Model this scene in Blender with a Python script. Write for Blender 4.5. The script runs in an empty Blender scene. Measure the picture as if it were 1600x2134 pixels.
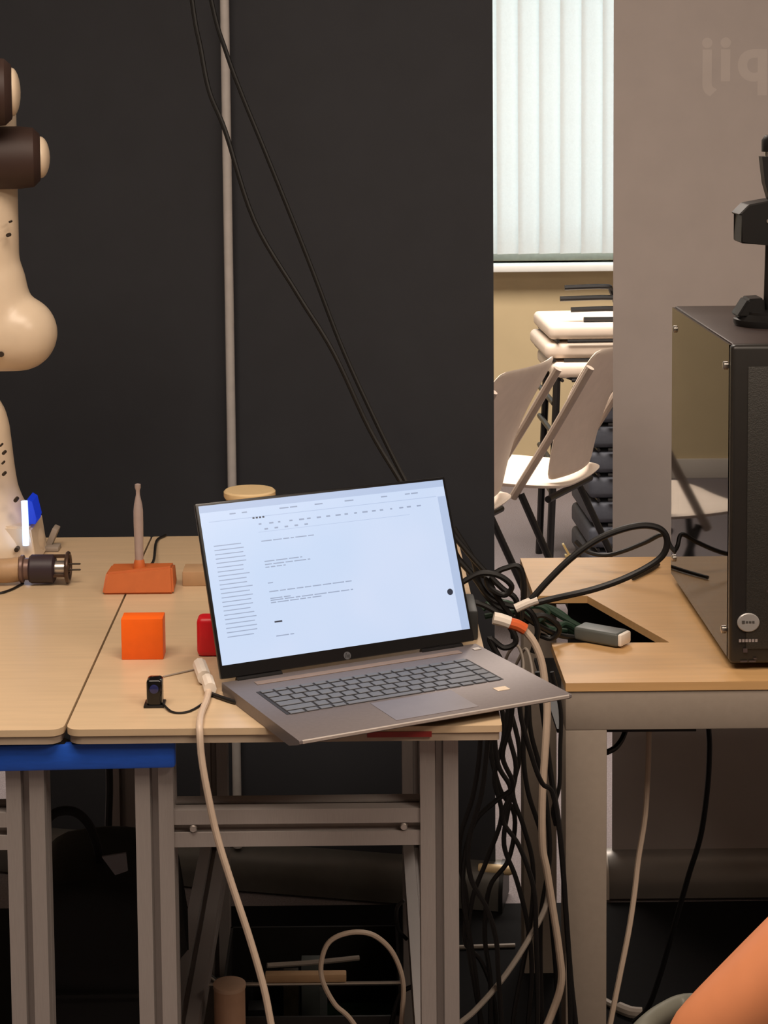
import bpy, bmesh, math, random
from mathutils import Vector, Matrix
random.seed(4)
scene = bpy.context.scene
COL = scene.collection
PI = math.pi

# ------------------------------------------------------------------ camera
FOC, CAMH, PITCH, ROLL, CX, CY = 3900.0, 1.56, math.radians(5), 0.010, 737.0, 541.2
FW = Vector((0, math.cos(PITCH), -math.sin(PITCH)))
RT = Vector((1, 0, 0))
DN = Vector((0, -math.sin(PITCH), -math.cos(PITCH)))
CAM = Vector((0, 0, CAMH))
c_right = RT * math.cos(ROLL) + DN * math.sin(ROLL)
c_up = RT * math.sin(ROLL) - DN * math.cos(ROLL)
m = Matrix.Identity(4)
for i, v in enumerate((c_right, c_up, -FW)):
    for j in range(3):
        m[j][i] = v[j]
m.translation = CAM
cd = bpy.data.cameras.new('camera')
cam = bpy.data.objects.new('camera', cd)
COL.objects.link(cam)
cam.matrix_world = m
cd.sensor_fit = 'AUTO'
cd.sensor_width = 36.0
cd.lens = FOC / 2134 * 36.0
cd.shift_x = (800 - CX) / 2134
cd.shift_y = -(1067 - CY) / 2134
cd.clip_start = 0.05
cd.clip_end = 100
scene.camera = cam

# ------------------------------------------------------------------ light
w = bpy.data.worlds.new('world')
scene.world = w
w.use_nodes = True
w.node_tree.nodes['Background'].inputs[0].default_value = (0.80, 0.94, 1.0, 1)
w.node_tree.nodes['Background'].inputs[1].default_value = 3.5
vs = scene.view_settings
vs.view_transform = 'Standard'
vs.look = 'None'
vs.gamma = 1.0
vs.use_curve_mapping = False
vs.exposure = 0.0


def area(name, loc, sx, sy, power, col, rot=(0, 0, 0)):
    l = bpy.data.lights.new(name, 'AREA')
    l.shape = 'RECTANGLE'
    l.size, l.size_y, l.energy, l.color = sx, sy, power, col
    o = bpy.data.objects.new(name, l)
    o.location = loc
    o.rotation_euler = rot
    COL.objects.link(o)
    return o


WARM = (1.0, 0.83, 0.68)
area('ceiling_lamp_table', (-0.3, 1.5, 2.72), 1.6, 0.9, 50, WARM)
area('ceiling_lamp_aisle', (1.6, 0.6, 2.72), 1.2, 0.9, 42, WARM)
area('ceiling_lamp_rear', (0.6, 5.4, 2.72), 2.4, 1.2, 135, (1.0, 0.87, 0.76))


# ------------------------------------------------------------------ helpers
def ray(x, y):
    a, b = x - CX, y - CY
    u = a * math.cos(ROLL) - b * math.sin(ROLL)
    v = a * math.sin(ROLL) + b * math.cos(ROLL)
    return FW + RT * (u / FOC) + DN * (v / FOC)


def P(x, y, Y):            # world point seen at (x, y) lying at distance Y in front
    d = ray(x, y)
    return CAM + d * (Y / d.y)


def Q(x, y, z):            # world point seen at (x, y) lying at height z
    d = ray(x, y)
    return CAM + d * ((z - CAMH) / d.z)


def lin(c):
    out = []
    for v in c[:3]:
        v = v / 255.0
        out.append(v / 12.92 if v <= 0.04045 else ((v + 0.055) / 1.055) ** 2.4)
    return (*out, 1.0)


MATS = {}


def mat(name, col, rough=0.55, metal=0.0, nscale=40.0, namt=0.06, bump=0.0, stretch=None, spec=0.5,
        emit=None, estr=0.0, trans=0.0):
    """procedural principled material: base colour broken by object-space noise, optional bump"""
    if name in MATS:
        return MATS[name]
    mt = bpy.data.materials.new(name)
    mt.use_nodes = True
    nt = mt.node_tree
    b = nt.nodes['Principled BSDF']
    c = lin(col)
    tc = nt.nodes.new('ShaderNodeTexCoord')
    mp = nt.nodes.new('ShaderNodeMapping')
    if stretch:
        mp.inputs['Scale'].default_value = stretch
    nz = nt.nodes.new('ShaderNodeTexNoise')
    nz.inputs['Scale'].default_value = nscale
    nz.inputs['Detail'].default_value = 4
    nt.links.new(tc.outputs['Object'], mp.inputs[0])
    nt.links.new(mp.outputs[0], nz.inputs['Vector'])
    rp = nt.nodes.new('ShaderNodeValToRGB')
    rp.color_ramp.elements[0].position = 0.3
    rp.color_ramp.elements[1].position = 0.7
    rp.color_ramp.elements[0].color = (*[v * (1 - namt) for v in c[:3]], 1)
    rp.color_ramp.elements[1].color = (*[min(1, v * (1 + namt)) for v in c[:3]], 1)
    nt.links.new(nz.outputs['Fac'], rp.inputs[0])
    nt.links.new(rp.outputs[0], b.inputs['Base Color'])
    b.inputs['Roughness'].default_value = rough
    b.inputs['Metallic'].default_value = metal
    b.inputs['Specular IOR Level'].default_value = spec
    if trans:
        b.inputs['Transmission Weight'].default_value = trans
    if bump:
        bp = nt.nodes.new('ShaderNodeBump')
        bp.inputs['Strength'].default_value = bump
        bp.inputs['Distance'].default_value = 0.002
        nt.links.new(nz.outputs['Fac'], bp.inputs['Height'])
        nt.links.new(bp.outputs[0], b.inputs['Normal'])
    if emit:
        b.inputs['Emission Color'].default_value = lin(emit)
        b.inputs['Emission Strength'].default_value = estr
    MATS[name] = mt
    return mt


ORG = {}


def finish(name, bm, material, parent=None, smooth=True, angle=35):
    bmesh.ops.recalc_face_normals(bm, faces=bm.faces)
    me = bpy.data.meshes.new(name)
    if parent is not None:
        off = ORG[parent.name]
    else:
        xs = [v.co for v in bm.verts]
        lo = Vector([min(c[k] for c in xs) for k in range(3)])
        hi = Vector([max(c[k] for c in xs) for k in range(3)])
        off = Vector(((lo.x + hi.x) / 2, (lo.y + hi.y) / 2, lo.z))
    bmesh.ops.translate(bm, verts=bm.verts, vec=-off)
    bm.to_mesh(me)
    bm.free()
    if smooth:
        for p in me.polygons:
            p.use_smooth = True
        me.set_sharp_from_angle(angle=math.radians(angle))
    if not smooth:
        for p in me.polygons:
            p.use_smooth = False
    me.materials.append(material)
    o = bpy.data.objects.new(name, me)
    COL.objects.link(o)
    if parent is not None:
        o.parent = parent
    else:
        o.location = off
    ORG[o.name] = off
    return o


def empty(name, loc):
    o = bpy.data.objects.new(name, None)
    o.location = loc
    o.empty_display_size = 0.05
    COL.objects.link(o)
    ORG[o.name] = Vector(loc)
    return o


def tag(o, label=None, cat=None, group=None, kind=None):
    if label: o['label'] = label
    if cat: o['category'] = cat
    if group: o['group'] = group
    if kind: o['kind'] = kind
    return o


def thing(name, loc, label, cat, group=None):
    return tag(empty(name, loc), label, cat, group)


def NB():
    return bmesh.new()


def box(bm, c, s, rot=None, bev=0.0, seg=2):
    r = bmesh.ops.create_cube(bm, size=1.0)
    vs_ = r['verts']
    M = Matrix.Translation(Vector(c)) @ (rot.to_4x4() if rot else Matrix.Identity(4)) @ Matrix.Diagonal((*s, 1))
    bmesh.ops.transform(bm, matrix=M, verts=vs_)
    if bev:
        es = list({e for v in vs_ for e in v.link_edges})
        bmesh.ops.bevel(bm, geom=es, offset=bev, segments=seg, affect='EDGES', profile=0.5)
    return bm


def bx(bm, lo, hi, bev=0.0, seg=2):
    lo, hi = Vector(lo), Vector(hi)
    return box(bm, (lo + hi) / 2, hi - lo, None, bev, seg)


def frame_axes(t):
    t = t.normalized()
    a = Vector((0, 0, 1)) if abs(t.z) < 0.9 else Vector((1, 0, 0))
    u = t.cross(a).normalized()
    return u, t.cross(u).normalized()


def catmull(pts, n):
    pts = [Vector(p) for p in pts]
    if len(pts) < 3 or n < 2:
        return pts
    out = []
    ext = [pts[0] * 2 - pts[1]] + pts + [pts[-1] * 2 - pts[-2]]
    for i in range(1, len(ext) - 2):
        p0, p1, p2, p3 = ext[i - 1:i + 3]
        for k in range(n):
            t = k / n
            out.append(0.5 * ((2 * p1) + (p2 - p0) * t + (2 * p0 - 5 * p1 + 4 * p2 - p3) * t * t
                              + (3 * p1 - p0 - 3 * p2 + p3) * t ** 3))
    out.append(pts[-1])
    return out


def tube(bm, pts, r, n=6, seg=8, cap=True):
    path = catmull(pts, n)
    rr = r if callable(r) else (lambda t: r)
    rings = []
    u = None
    for i, p in enumerate(path):
        t = (path[min(i + 1, len(path) - 1)] - path[max(i - 1, 0)])
        if t.length < 1e-9:
            t = Vector((0, 0, 1))
        t.normalize()
        if u is None:
            u, _ = frame_axes(t)
        u = (u - t * u.dot(t))
        if u.length < 1e-6:
            u, _ = frame_axes(t)
        u.normalize()
        v = t.cross(u)
        R = rr(i / max(1, len(path) - 1))
        rings.append([bm.verts.new(p + (u * math.cos(2 * PI * k / seg) + v * math.sin(2 * PI * k / seg)) * R)
                      for k in range(seg)])
    for a, b in zip(rings, rings[1:]):
        for k in range(seg):
            bm.faces.new((a[k], a[(k + 1) % seg], b[(k + 1) % seg], b[k]))
    if cap:
        bm.faces.new(rings[0][::-1])
        bm.faces.new(rings[-1])
    return bm


def lathe(bm, base, axis, prof, seg=24):
    """prof: list of (radius, distance along axis)"""
    axis = Vector(axis).normalized()
    u, v = frame_axes(axis)
    base = Vector(base)
    rings = []
    for r, h in prof:
        c = base + axis * h
        if r < 1e-6:
            rings.append([bm.verts.new(c)])
        else:
            rings.append([bm.verts.new(c + (u * math.cos(2 * PI * k / seg) + v * math.sin(2 * PI * k / seg)) * r)
                          for k in range(seg)])
    for a, b in zip(rings, rings[1:]):
        for k in range(seg):
            k2 = (k + 1) % seg
            if len(a) == 1 and len(b) == 1:
                continue
            if len(a) == 1:
                bm.faces.new((a[0], b[k], b[k2]))
            elif len(b) == 1:
                bm.faces.new((a[k], b[0], a[k2]))
            else:
                bm.faces.new((a[k], a[k2], b[k2], b[k]))
    if len(rings[0]) > 1: bm.faces.new(rings[0][::-1])
    if len(rings[-1]) > 1: bm.faces.new(rings[-1])
    return bm


def prism(bm, poly, vec):
    """extrude a planar polygon (list of 3-D points) along vec"""
    vec = Vector(vec)
    a = [bm.verts.new(Vector(p)) for p in poly]
    b = [bm.verts.new(Vector(p) + vec) for p in poly]
    n = len(a)
    bm.faces.new(a[::-1])
    bm.faces.new(b)
    for k in range(n):
        bm.faces.new((a[k], a[(k + 1) % n], b[(k + 1) % n], b[k]))
    return bm


def evaluated(bm, mods):
    """apply modifiers to a bmesh and hand back the result as a new bmesh"""
    me = bpy.data.meshes.new('tmp')
    bm.to_mesh(me)
    bm.free()
    o = bpy.data.objects.new('tmp', me)
    COL.objects.link(o)
    for typ, kw in mods:
        md = o.modifiers.new(typ, typ)
        for k, v in kw.items():
            setattr(md, k, v)
    dg = bpy.context.evaluated_depsgraph_get()
    e = o.evaluated_get(dg)
    me2 = e.to_mesh()
    out = bmesh.new()
    out.from_mesh(me2)
    e.to_mesh_clear()
    bpy.data.objects.remove(o)
    bpy.data.meshes.remove(me)
    return out


def blend(bm, voxel=0.005, it=12):
    return evaluated(bm, [('REMESH', dict(mode='VOXEL', voxel_size=voxel)), ('SMOOTH', dict(factor=0.5, iterations=it))])


def struct(name, bm, material, smooth=True):
    return tag(finish(name, bm, material, None, smooth), kind='structure')


# ------------------------------------------------------------------ materials
M_carpet = mat('carpet', (128, 120, 122), 0.95, 0, 260, 0.22, 0.5)
M_wall = mat('wall_paint', (206, 187, 148), 0.85, 0, 8, 0.03)
M_wallw = mat('room_paint', (205, 196, 184), 0.9, 0, 8, 0.03)
M_ceil = mat('ceiling_paint', (225, 222, 215), 0.9, 0, 8, 0.02)
M_sill = mat('sill_white', (238, 240, 236), 0.4, 0, 20, 0.02)
M_maple = mat('maple_laminate', (206, 181, 148), 0.33, 0, 9, 0.05, 0.02, (1, 12, 12))
M_mapleedge = mat('laminate_edge', (176, 158, 138), 0.5, 0, 30, 0.05)
M_beech = mat('beech_laminate', (206, 164, 112), 0.36, 0, 7, 0.06, 0.02, (1, 14, 14))
M_alu = mat('anodised_aluminium', (168, 160, 156), 0.45, 0.35, 60, 0.05, 0.0, (30, 30, 1))
M_greysteel = mat('grey_powder_coat', (150, 138, 126), 0.6, 0, 120, 0.03, 0.04)
M_blackplastic = mat('black_plastic', (16, 15, 15), 0.45, 0, 90, 0.1)
M_cable = mat('black_cable', (13, 12, 12), 0.5, 0, 60, 0.1)
M_white_cable = mat('cream_cable', (205, 184, 164), 0.5, 0, 60, 0.04)
M_grey_cable = mat('grey_cable', (150, 140, 130), 0.5, 0, 60, 0.04)
M_green_cable = mat('green_cable', (38, 62, 48), 0.5, 0, 60, 0.1)
M_banner = mat('dark_banner_fabric', (51, 53, 59), 0.8, 0, 14, 0.05, 0.05)
M_banner2 = mat('grey_banner_fabric', (182, 174, 172), 0.75, 0, 14, 0.03, 0.05)
M_print = mat('banner_print', (194, 186, 183), 0.75, 0, 14, 0.03)
M_cassette = mat('banner_cassette', (150, 146, 142), 0.4, 0.3, 20, 0.05)
M_robot = mat('robot_cream', (226, 206, 180), 0.32, 0, 12, 0.03)
M_robotdark = mat('robot_brown_cap', (56, 37, 31), 0.6, 0, 20, 0.1)
M_lapgrey = mat('laptop_aluminium', (122, 114, 114), 0.42, 0.45, 200, 0.04)
M_lapedge = mat('laptop_bright_edge', (200, 192, 186), 0.35, 0.4, 100, 0.03)
M_bezel = mat('laptop_bezel', (14, 14, 16), 0.3, 0, 90, 0.05)
M_key = mat('key_grey', (100, 104, 112), 0.5, 0, 90, 0.05)
M_keywell = mat('key_well', (42, 40, 42), 0.6, 0, 90, 0.05)
M_orange = mat('bright_orange_plastic', (250, 104, 8), 0.5, 0, 60, 0.03)
M_terra = mat('burnt_orange_plastic', (192, 100, 46), 0.55, 0, 60, 0.04)
M_red = mat('red_plastic', (214, 16, 34), 0.4, 0, 60, 0.04)
M_blue = mat('blue_tape', (28, 88, 200), 0.45, 0, 40, 0.08, 0.1, (1, 6, 6))
M_white = mat('white_plastic', (232, 222, 210), 0.45, 0, 60, 0.03)
M_chairwhite = mat('white_chair_shell', (238, 222, 205), 0.5, 0, 30, 0.03)
M_chairblack = mat('black_steel_tube', (20, 19, 20), 0.4, 0, 50, 0.1)
M_darkseat = mat('dark_grey_seat', (84, 88, 98), 0.7, 0, 60, 0.08)
M_pen = mat('pen_grey', (176, 160, 156), 0.4, 0.2, 60, 0.05)
M_bag = mat('black_bag_fabric', (12, 12, 13), 0.85, 0, 200, 0.15, 0.3)
M_skin = mat('skin', (216, 138, 94), 0.5, 0, 18, 0.05, 0.02)
M_shirt = mat('grey_tshirt', (96, 98, 96), 0.9, 0, 120, 0.08, 0.2)
M_hair = mat('dark_hair', (32, 24, 20), 0.6, 0, 120, 0.3, 0.4)
M_trouser = mat('dark_trousers', (38, 40, 48), 0.9, 0, 120, 0.08, 0.2)
M_pcpanel = mat('case_black', (34, 32, 30), 0.4, 0, 60, 0.06)
M_pcb = mat('circuit_board', (46, 38, 26), 0.5, 0, 90, 0.35)
M_silver = mat('bright_metal', (205, 198, 190), 0.25, 0.85, 60, 0.04)
M_card = mat('cardboard', (176, 142, 106), 0.8, 0, 40, 0.06)
M_greycase = mat('grey_adapter', (84, 88, 86), 0.45, 0, 60, 0.05)
M_tan = mat('tan_hose', (178, 146, 112), 0.5, 0, 40, 0.08)
M_led = mat('led_strip', (200, 225, 255), 0.4, emit=(160, 200, 255), estr=2.2)
M_ledglow = mat('led_glow_blue', (14, 40, 150), 0.4, emit=(8, 50, 190), estr=0.6)
M_tub = mat('cream_tub', (236, 208, 160), 0.5, 0, 40, 0.03)
M_badge = mat('badge_silver', (170, 168, 166), 0.35, 0.3, 60, 0.05)
M_outmetal = mat('dark_screw', (60, 50, 40), 0.5, 0.3, 60, 0.05)


def screen_mat():
    mt = bpy.data.materials.new('lcd_backlight')
    mt.use_nodes = True
    nt = mt.node_tree
    b = nt.nodes['Principled BSDF']
    b.inputs['Base Color'].default_value = (0.02, 0.02, 0.02, 1)
    b.inputs['Roughness'].default_value = 0.3
    tc = nt.nodes.new('ShaderNodeTexCoord')
    nz = nt.nodes.new('ShaderNodeTexNoise')
    nz.inputs['Scale'].default_value = 6
    nt.links.new(tc.outputs['Object'], nz.inputs['Vector'])
    rp = nt.nodes.new('ShaderNodeValToRGB')
    rp.color_ramp.elements[0].color = lin((186, 212, 244))
    rp.color_ramp.elements[1].color = lin((216, 226, 250))
    nt.links.new(nz.outputs['Fac'], rp.inputs[0])
    nt.links.new(rp.outputs[0], b.inputs['Emission Color'])
    b.inputs['Emission Strength'].default_value = 0.95
    return mt


M_screen = screen_mat()
M_ink = mat('lcd_ink', (4, 4, 4), 0.3, emit=(158, 172, 200), estr=0.9)
M_inkside = mat('lcd_side_tint', (4, 4, 4), 0.3, emit=(186, 204, 236), estr=0.9)
M_inkdark = mat('lcd_dark_icon', (4, 4, 4), 0.3, emit=(40, 48, 66), estr=0.9)


def slat_mat():
    mt = bpy.data.materials.new('blind_fabric')
    mt.use_nodes = True
    nt = mt.node_tree
    nt.nodes.remove(nt.nodes['Principled BSDF'])
    out = [n for n in nt.nodes if n.type == 'OUTPUT_MATERIAL'][0]
    tc = nt.nodes.new('ShaderNodeTexCoord')
    nz = nt.nodes.new('ShaderNodeTexNoise')
    nz.inputs['Scale'].default_value = 120
    rp = nt.nodes.new('ShaderNodeValToRGB')
    rp.color_ramp.elements[0].color = (0.80, 0.82, 0.82, 1)
    rp.color_ramp.elements[1].color = (0.88, 0.90, 0.90, 1)
    nt.links.new(tc.outputs['Object'], nz.inputs['Vector'])
    nt.links.new(nz.outputs['Fac'], rp.inputs[0])
    d = nt.nodes.new('ShaderNodeBsdfDiffuse')
    t = nt.nodes.new('ShaderNodeBsdfTranslucent')
    mx = nt.nodes.new('ShaderNodeMixShader')
    mx.inputs[0].default_value = 0.55
    nt.links.new(rp.outputs[0], d.inputs[0])
    nt.links.new(rp.outputs[0], t.inputs[0])
    nt.links.new(d.outputs[0], mx.inputs[1])
    nt.links.new(t.outputs[0], mx.inputs[2])
    nt.links.new(mx.outputs[0], out.inputs[0])
    return mt


M_slat = slat_mat()


def glass_mat(name, tint, gloss_rough, ior):
    mt = bpy.data.materials.new(name)
    mt.use_nodes = True
    nt = mt.node_tree
    nt.nodes.remove(nt.nodes['Principled BSDF'])
    out = [n for n in nt.nodes if n.type == 'OUTPUT_MATERIAL'][0]
    tr = nt.nodes.new('ShaderNodeBsdfTransparent')
    tr.inputs[0].default_value = tint
    gl = nt.nodes.new('ShaderNodeBsdfGlossy')
    gl.inputs['Roughness'].default_value = gloss_rough
    fr = nt.nodes.new('ShaderNodeFresnel')
    fr.inputs[0].default_value = ior
    mx = nt.nodes.new('ShaderNodeMixShader')
    nt.links.new(fr.outputs[0], mx.inputs[0])
    nt.links.new(tr.outputs[0], mx.inputs[1])
    nt.links.new(gl.outputs[0], mx.inputs[2])
    nt.links.new(mx.outputs[0], out.inputs[0])
    return mt


M_pane = glass_mat('window_glass', (0.97, 0.99, 0.98, 1), 0.02, 1.45)
M_sideglass = glass_mat('smoked_side_glass', (0.12, 0.105, 0.10, 1), 0.03, 1.40)

# ================================================================== the room
bm = NB(); bx(bm, (-5, -3, -0.1), (5, 7.5, 0)); struct('floor', bm, M_carpet, False)
bm = NB(); bx(bm, (-5, -3, 2.85), (5, 7.5, 2.95)); struct('ceiling', bm, M_ceil, False)
bm = NB(); bx(bm, (-5.1, -3, 0), (-5, 7.5, 2.85)); struct('wall_left', bm, M_wallw, False)
bm = NB(); bx(bm, (5, -3, 0), (5.1, 7.5, 2.85)); struct('wall_right', bm, M_wallw, False)
bm = NB(); bx(bm, (-5, -3.1, 0), (5, -3, 2.85)); struct('wall_front', bm, M_wallw, False)
WX0, WX1, WZ0, WZ1 = -0.6, 2.6, 0.885, 2.6
bm = NB()
bx(bm, (-5, 7.5, 0), (5, 7.7, WZ0))
bx(bm, (-5, 7.5, WZ1), (5, 7.7, 2.85))
bx(bm, (-5, 7.5, WZ0), (WX0, 7.7, WZ1))
bx(bm, (WX1, 7.5, WZ0), (5, 7.7, WZ1))
struct('wall_back', bm, M_wall, False)
# window
win = tag(empty('window_1', (1.0, 7.6, WZ0)), kind='structure')
bm = NB()
for lo, hi in (((WX0, 7.58, WZ0), (WX1, 7.66, WZ0 + .05)), ((WX0, 7.58, WZ1 - .05), (WX1, 7.66, WZ1)),
               ((WX0, 7.58, WZ0 + .05), (WX0 + .05, 7.66, WZ1 - .05)), ((WX1 - .05, 7.58, WZ0 + .05), (WX1, 7.66, WZ1 - .05)),
               ((1.3, 7.58, WZ0 + .05), (1.35, 7.66, WZ1 - .05))):
    bx(bm, lo, hi, .004)
finish('window_frame', bm, mat('frame_grey', (232, 232, 216), .5), win)
bm = NB(); bx(bm, (WX0 + .05, 7.615, WZ0 + .05), (WX1 - .05, 7.621, WZ1 - .05)); finish('pane', bm, M_pane, win, False)
bm = NB(); bx(bm, (WX0 - .05, 7.385, WZ0 - .028), (WX1 + .05, 7.58, WZ0), .006); struct('trim_1', bm, M_sill)
bm = NB(); bx(bm, (-5, 7.485, 0), (5, 7.5, .08), .003); struct('baseboard_back', bm, M_wallw)

# vertical blind, every slat a part
bl = thing('vertical_blind', (1.0, 7.44, WZ0), 'pale translucent vertical blind hanging in the bright window between the two banners', 'blind')
bm = NB(); bx(bm, (WX0, 7.40, WZ1 + .0), (WX1, 7.46, WZ1 + .05), .004); finish('head_rail', bm, M_sill, bl)
zb = P(1150, 528, 7.44).z
sl_me = None
n = int((WX1 - WX0) / .0835)
for i in range(n):
    x = WX0 + .05 + i * .0835
    if sl_me is None:
        bm = NB()
        cols = 6
        fr, bk = [], []
        for k in range(cols + 1):
            t = k / cols - .5
            xx, yy = t * .0965, .014 * t * 2 + .010 * (0.25 - t * t) * 4 * .6
            fr.append(((xx, yy - .0006)))
            bk.append(((xx, yy + .0006)))
        poly = [(a, b, 0) for a, b in fr] + [(a, b, 0) for a, b in bk[::-1]]
        prism(bm, poly, (0, 0, WZ1 - zb))
        bmesh.ops.recalc_face_normals(bm, faces=bm.faces)
        sl_me = bpy.data.meshes.new('slat')
        bm.to_mesh(sl_me); bm.free()
        for p in sl_me.polygons: p.use_smooth = True
        sl_me.set_sharp_from_angle(angle=math.radians(35))
        sl_me.materials.append(M_slat)
    s = bpy.data.objects.new('slat', sl_me)
    s.parent = bl
    s.location = Vector((x, 7.43, zb)) - ORG[bl.name]
    COL.objects.link(s)


# ================================================================== pull-up banners
def banner(name, label, end, yaw, width, side, fabric, zt, cass, pole_off, text=False):
    """end: the visible vertical edge; side +1 when the banner runs to +X from it"""
    d = Vector((math.cos(yaw), -math.sin(yaw), 0)) * side      # along the width, away from the visible edge
    nrm = Vector((-math.sin(yaw), -math.cos(yaw), 0))           # towards the camera
    e = Vector((end[0], end[1], 0))
    mid = e + d * (width / 2)
    root = thing(name, (mid.x, mid.y, 0), label, 'banner')
    rot = Matrix.Rotation(-yaw, 3, 'Z')
    ch = .085
    bm = NB(); box(bm, mid + Vector((0, 0, (zt + ch) / 2)), (width, .0016, zt - ch), rot)
    finish('banner_sheet', bm, fabric, root, False)
    bm = NB(); box(bm, mid + Vector((0, 0, zt)), (width + .006, .014, .022), rot, .004); finish('top_rail', bm, M_alu, root)
    # rounded cassette
    bm = NB()
    prof = []
    for k in range(13):
        a = PI * k / 12
        prof.append((math.cos(a) * .048, .030 + math.sin(a) * .055))
    prof = [(.048, .006)] + prof + [(-.048, .006)]
    a0 = mid - d * (width / 2 + .012)
    poly = [a0 + nrm * p[0] + Vector((0, 0, p[1])) for p in prof]
    prism(bm, poly, d * (width + .024))
    c = finish('cassette', bm, cass, root)
    for s_ in (-1, 1):
        bm = NB()
        pc = mid + d * (s_ * (width / 2 + .016))
        prism(bm, [pc - d * .004 + nrm * p[0] * 1.06 + Vector((0, 0, p[1] * 1.03 - .001)) for p in prof], d * .008)
        finish('end_cap', bm, M_white if text else M_blackplastic, root)
    if not text:
        pk_ = mid - d * (width / 2 + .02) + nrm * .02 + Vector((0, 0, .077))
        bm = NB(); lathe(bm, pk_ + d * .05, -d, [(.008, 0), (.0095, .004), (.0095, .060), (.007, .066)], 14)
        finish('lit_end_bar', bm, M_tub, root)['label'] = 'pale tan bar standing in for the lit top of the base end'  # pale bar added for the light on the cassette's end
    bm = NB()
    pp = mid + d * pole_off + nrm * .026
    lathe(bm, pp + Vector((0, 0, ch)), (0, 0, 1), [(.0088, 0), (.0088, zt - ch - .01)], 16)
    finish('pole', bm, mat('pole_grey', (196, 192, 190), .4), root)
    if text:
        cu = bpy.data.curves.new('print', 'FONT')
        cu.body = 'opij'
        cu.size = .118
        cu.space_character = 1.16
        cu.offset = .0035
        o = bpy.data.objects.new('print', cu)
        COL.objects.link(o)
        dg = bpy.context.evaluated_depsgraph_get()
        me = o.evaluated_get(dg).to_mesh()
        bm = bmesh.new(); bm.from_mesh(me)
        o.evaluated_get(dg).to_mesh_clear()
        bpy.data.objects.remove(o)
        r = bmesh.ops.extrude_face_region(bm, geom=bm.faces[:])
        bmesh.ops.translate(bm, verts=[g for g in r['geom'] if isinstance(g, bmesh.types.BMVert)], vec=(0, 0, .0004))
        mx = max(v.co.x for v in bm.verts)
        base = P(1462, 166, end[1])
        for v in bm.verts:           # the print shows through the back, so it reads mirrored
            x, y, z = v.co
            v.co = Vector((base.x + (mx - x), end[1] - .00085 - z * .2, base.z + y))
        finish('mirrored_print', bm, M_print, root, False)['label'] = 'faint lettering showing through in mirror writing'
    return root


banner('roll_up_banner', 'black-backed pull-up banner with a slim grey pole behind the workbench',
       (.262, 3.50), math.radians(12), 1.0, -1, M_banner, 2.05, mat('shaded_cassette', (98, 96, 92), .4, .2), .008)  # cassette grey darkened for the shadow it stands in
banner('roll_up_banner', 'grey-backed pull-up banner with faint mirror writing behind the computer tower',
       (.494, 3.55), 0.0, 0.85, 1, M_banner2, 2.05, M_cassette, 0.0, True)


# ================================================================== aluminium-profile benches
def tprofile(s):
    """cross-section of a slotted square extrusion, side s"""
    h, w_, dpt, lip, wi = s / 2, s * .11, s * .26, s * .06, s * .2
    q = [(-h, -h), (-w_, -h), (-w_, -h + lip), (-wi, -h + lip), (-w_ * .7, -h + dpt), (w_ * .7, -h + dpt), (wi, -h + lip), (w_, -h + lip), (w_, -h)]
    out = []
    for k in range(4):
        c, sn = round(math.cos(k * PI / 2)), round(math.sin(k * PI / 2))
        out += [(x * c - y * sn, x * sn + y * c) for x, y in q]
    return out


def extrusion(name, a, b, s, parent, material=None):
    a, b = Vector(a), Vector(b)
    t = (b - a).normalized()
    if abs(t.z) > .9: u, v = Vector((1, 0, 0)), Vector((0, 1, 0))
    elif abs(t.x) > .9: u, v = Vector((0, 1, 0)), Vector((0, 0, 1))
    else: u, v = Vector((1, 0, 0)), Vector((0, 0, 1))
    bm = NB()
    prism(bm, [a + u * x + v * y for x, y in tprofile(s)], b - a)
    return finish(name, bm, material or M_alu, parent, True, 20)


TZ, TT = .83, .008
TY0, TY1 = 2.118, 3.075


def rounded_poly(x0, x1, y0, y1, rs):
    """rs: corner radii in order (x0,y0),(x1,y0),(x1,y1),(x0,y1)"""
    pts = []
    cs = [(x0, y0, PI), (x1, y0, 1.5 * PI), (x1, y1, 0), (x0, y1, .5 * PI)]
    sg = [(1, 1), (-1, 1), (-1, -1), (1, -1)]
    for (x, y, a0), r, (sx, sy) in zip(cs, rs, sg):
        if r <= 0:
            pts.append((x, y)); continue
        for k in range(5):
            a = a0 + k / 4 * PI / 2
            pts.append((x + sx * r + math.cos(a) * r, y + sy * r + math.sin(a) * r))
    return pts


def tabletop(x0, x1, rs, parent):
    bm = NB()
    prism(bm, [(x, y, TZ - TT) for x, y in rounded_poly(x0, x1, TY0, TY1, rs)], (0, 0, TT))
    t = finish('tabletop', bm, M_maple, parent)
    bm = NB()
    prism(bm, [(x, y, TZ - TT - .010) for x, y in rounded_poly(x0 + .003, x1 - .003, TY0 + .002, TY1 - .002, rs)], (0, 0, .0095))
    finish('edge_band', bm, M_mapleedge, parent)
    return t


LS = .045
LZ = TZ - TT - .010
ben = thing('workbench', (-.09, 2.6, 0), 'maple-topped workbench on slotted aluminium legs under the open laptop', 'workbench')
tabletop(-.3405, .167, (.016, .004, .004, .004), ben)
lx0, lx1 = -.2415, .0945
for x in (lx0, lx1):
    for y in (2.165, 3.045):
        extrusion('leg', (x, y, 0), (x, y, LZ), LS, ben)
ya = 2.168
cb = extrusion('cross_beam', (lx0 + LS / 2, ya, .699), (lx1 - LS / 2, ya, .699), LS, ben)
for xx in (lx0 + .045, lx1 - .042):
    bm = NB()
    lathe(bm, (xx, ya - LS / 2 + .006, .699), (0, -1, 0), [(.0048, 0), (.0048, .006), (.0036, .008), (0, .008)], 10)
    finish('bolt', bm, M_silver, cb)
extrusion('cross_beam', (lx0 + LS / 2, 3.045, .699), (lx1 - LS / 2, 3.045, .699), LS, ben)
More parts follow.
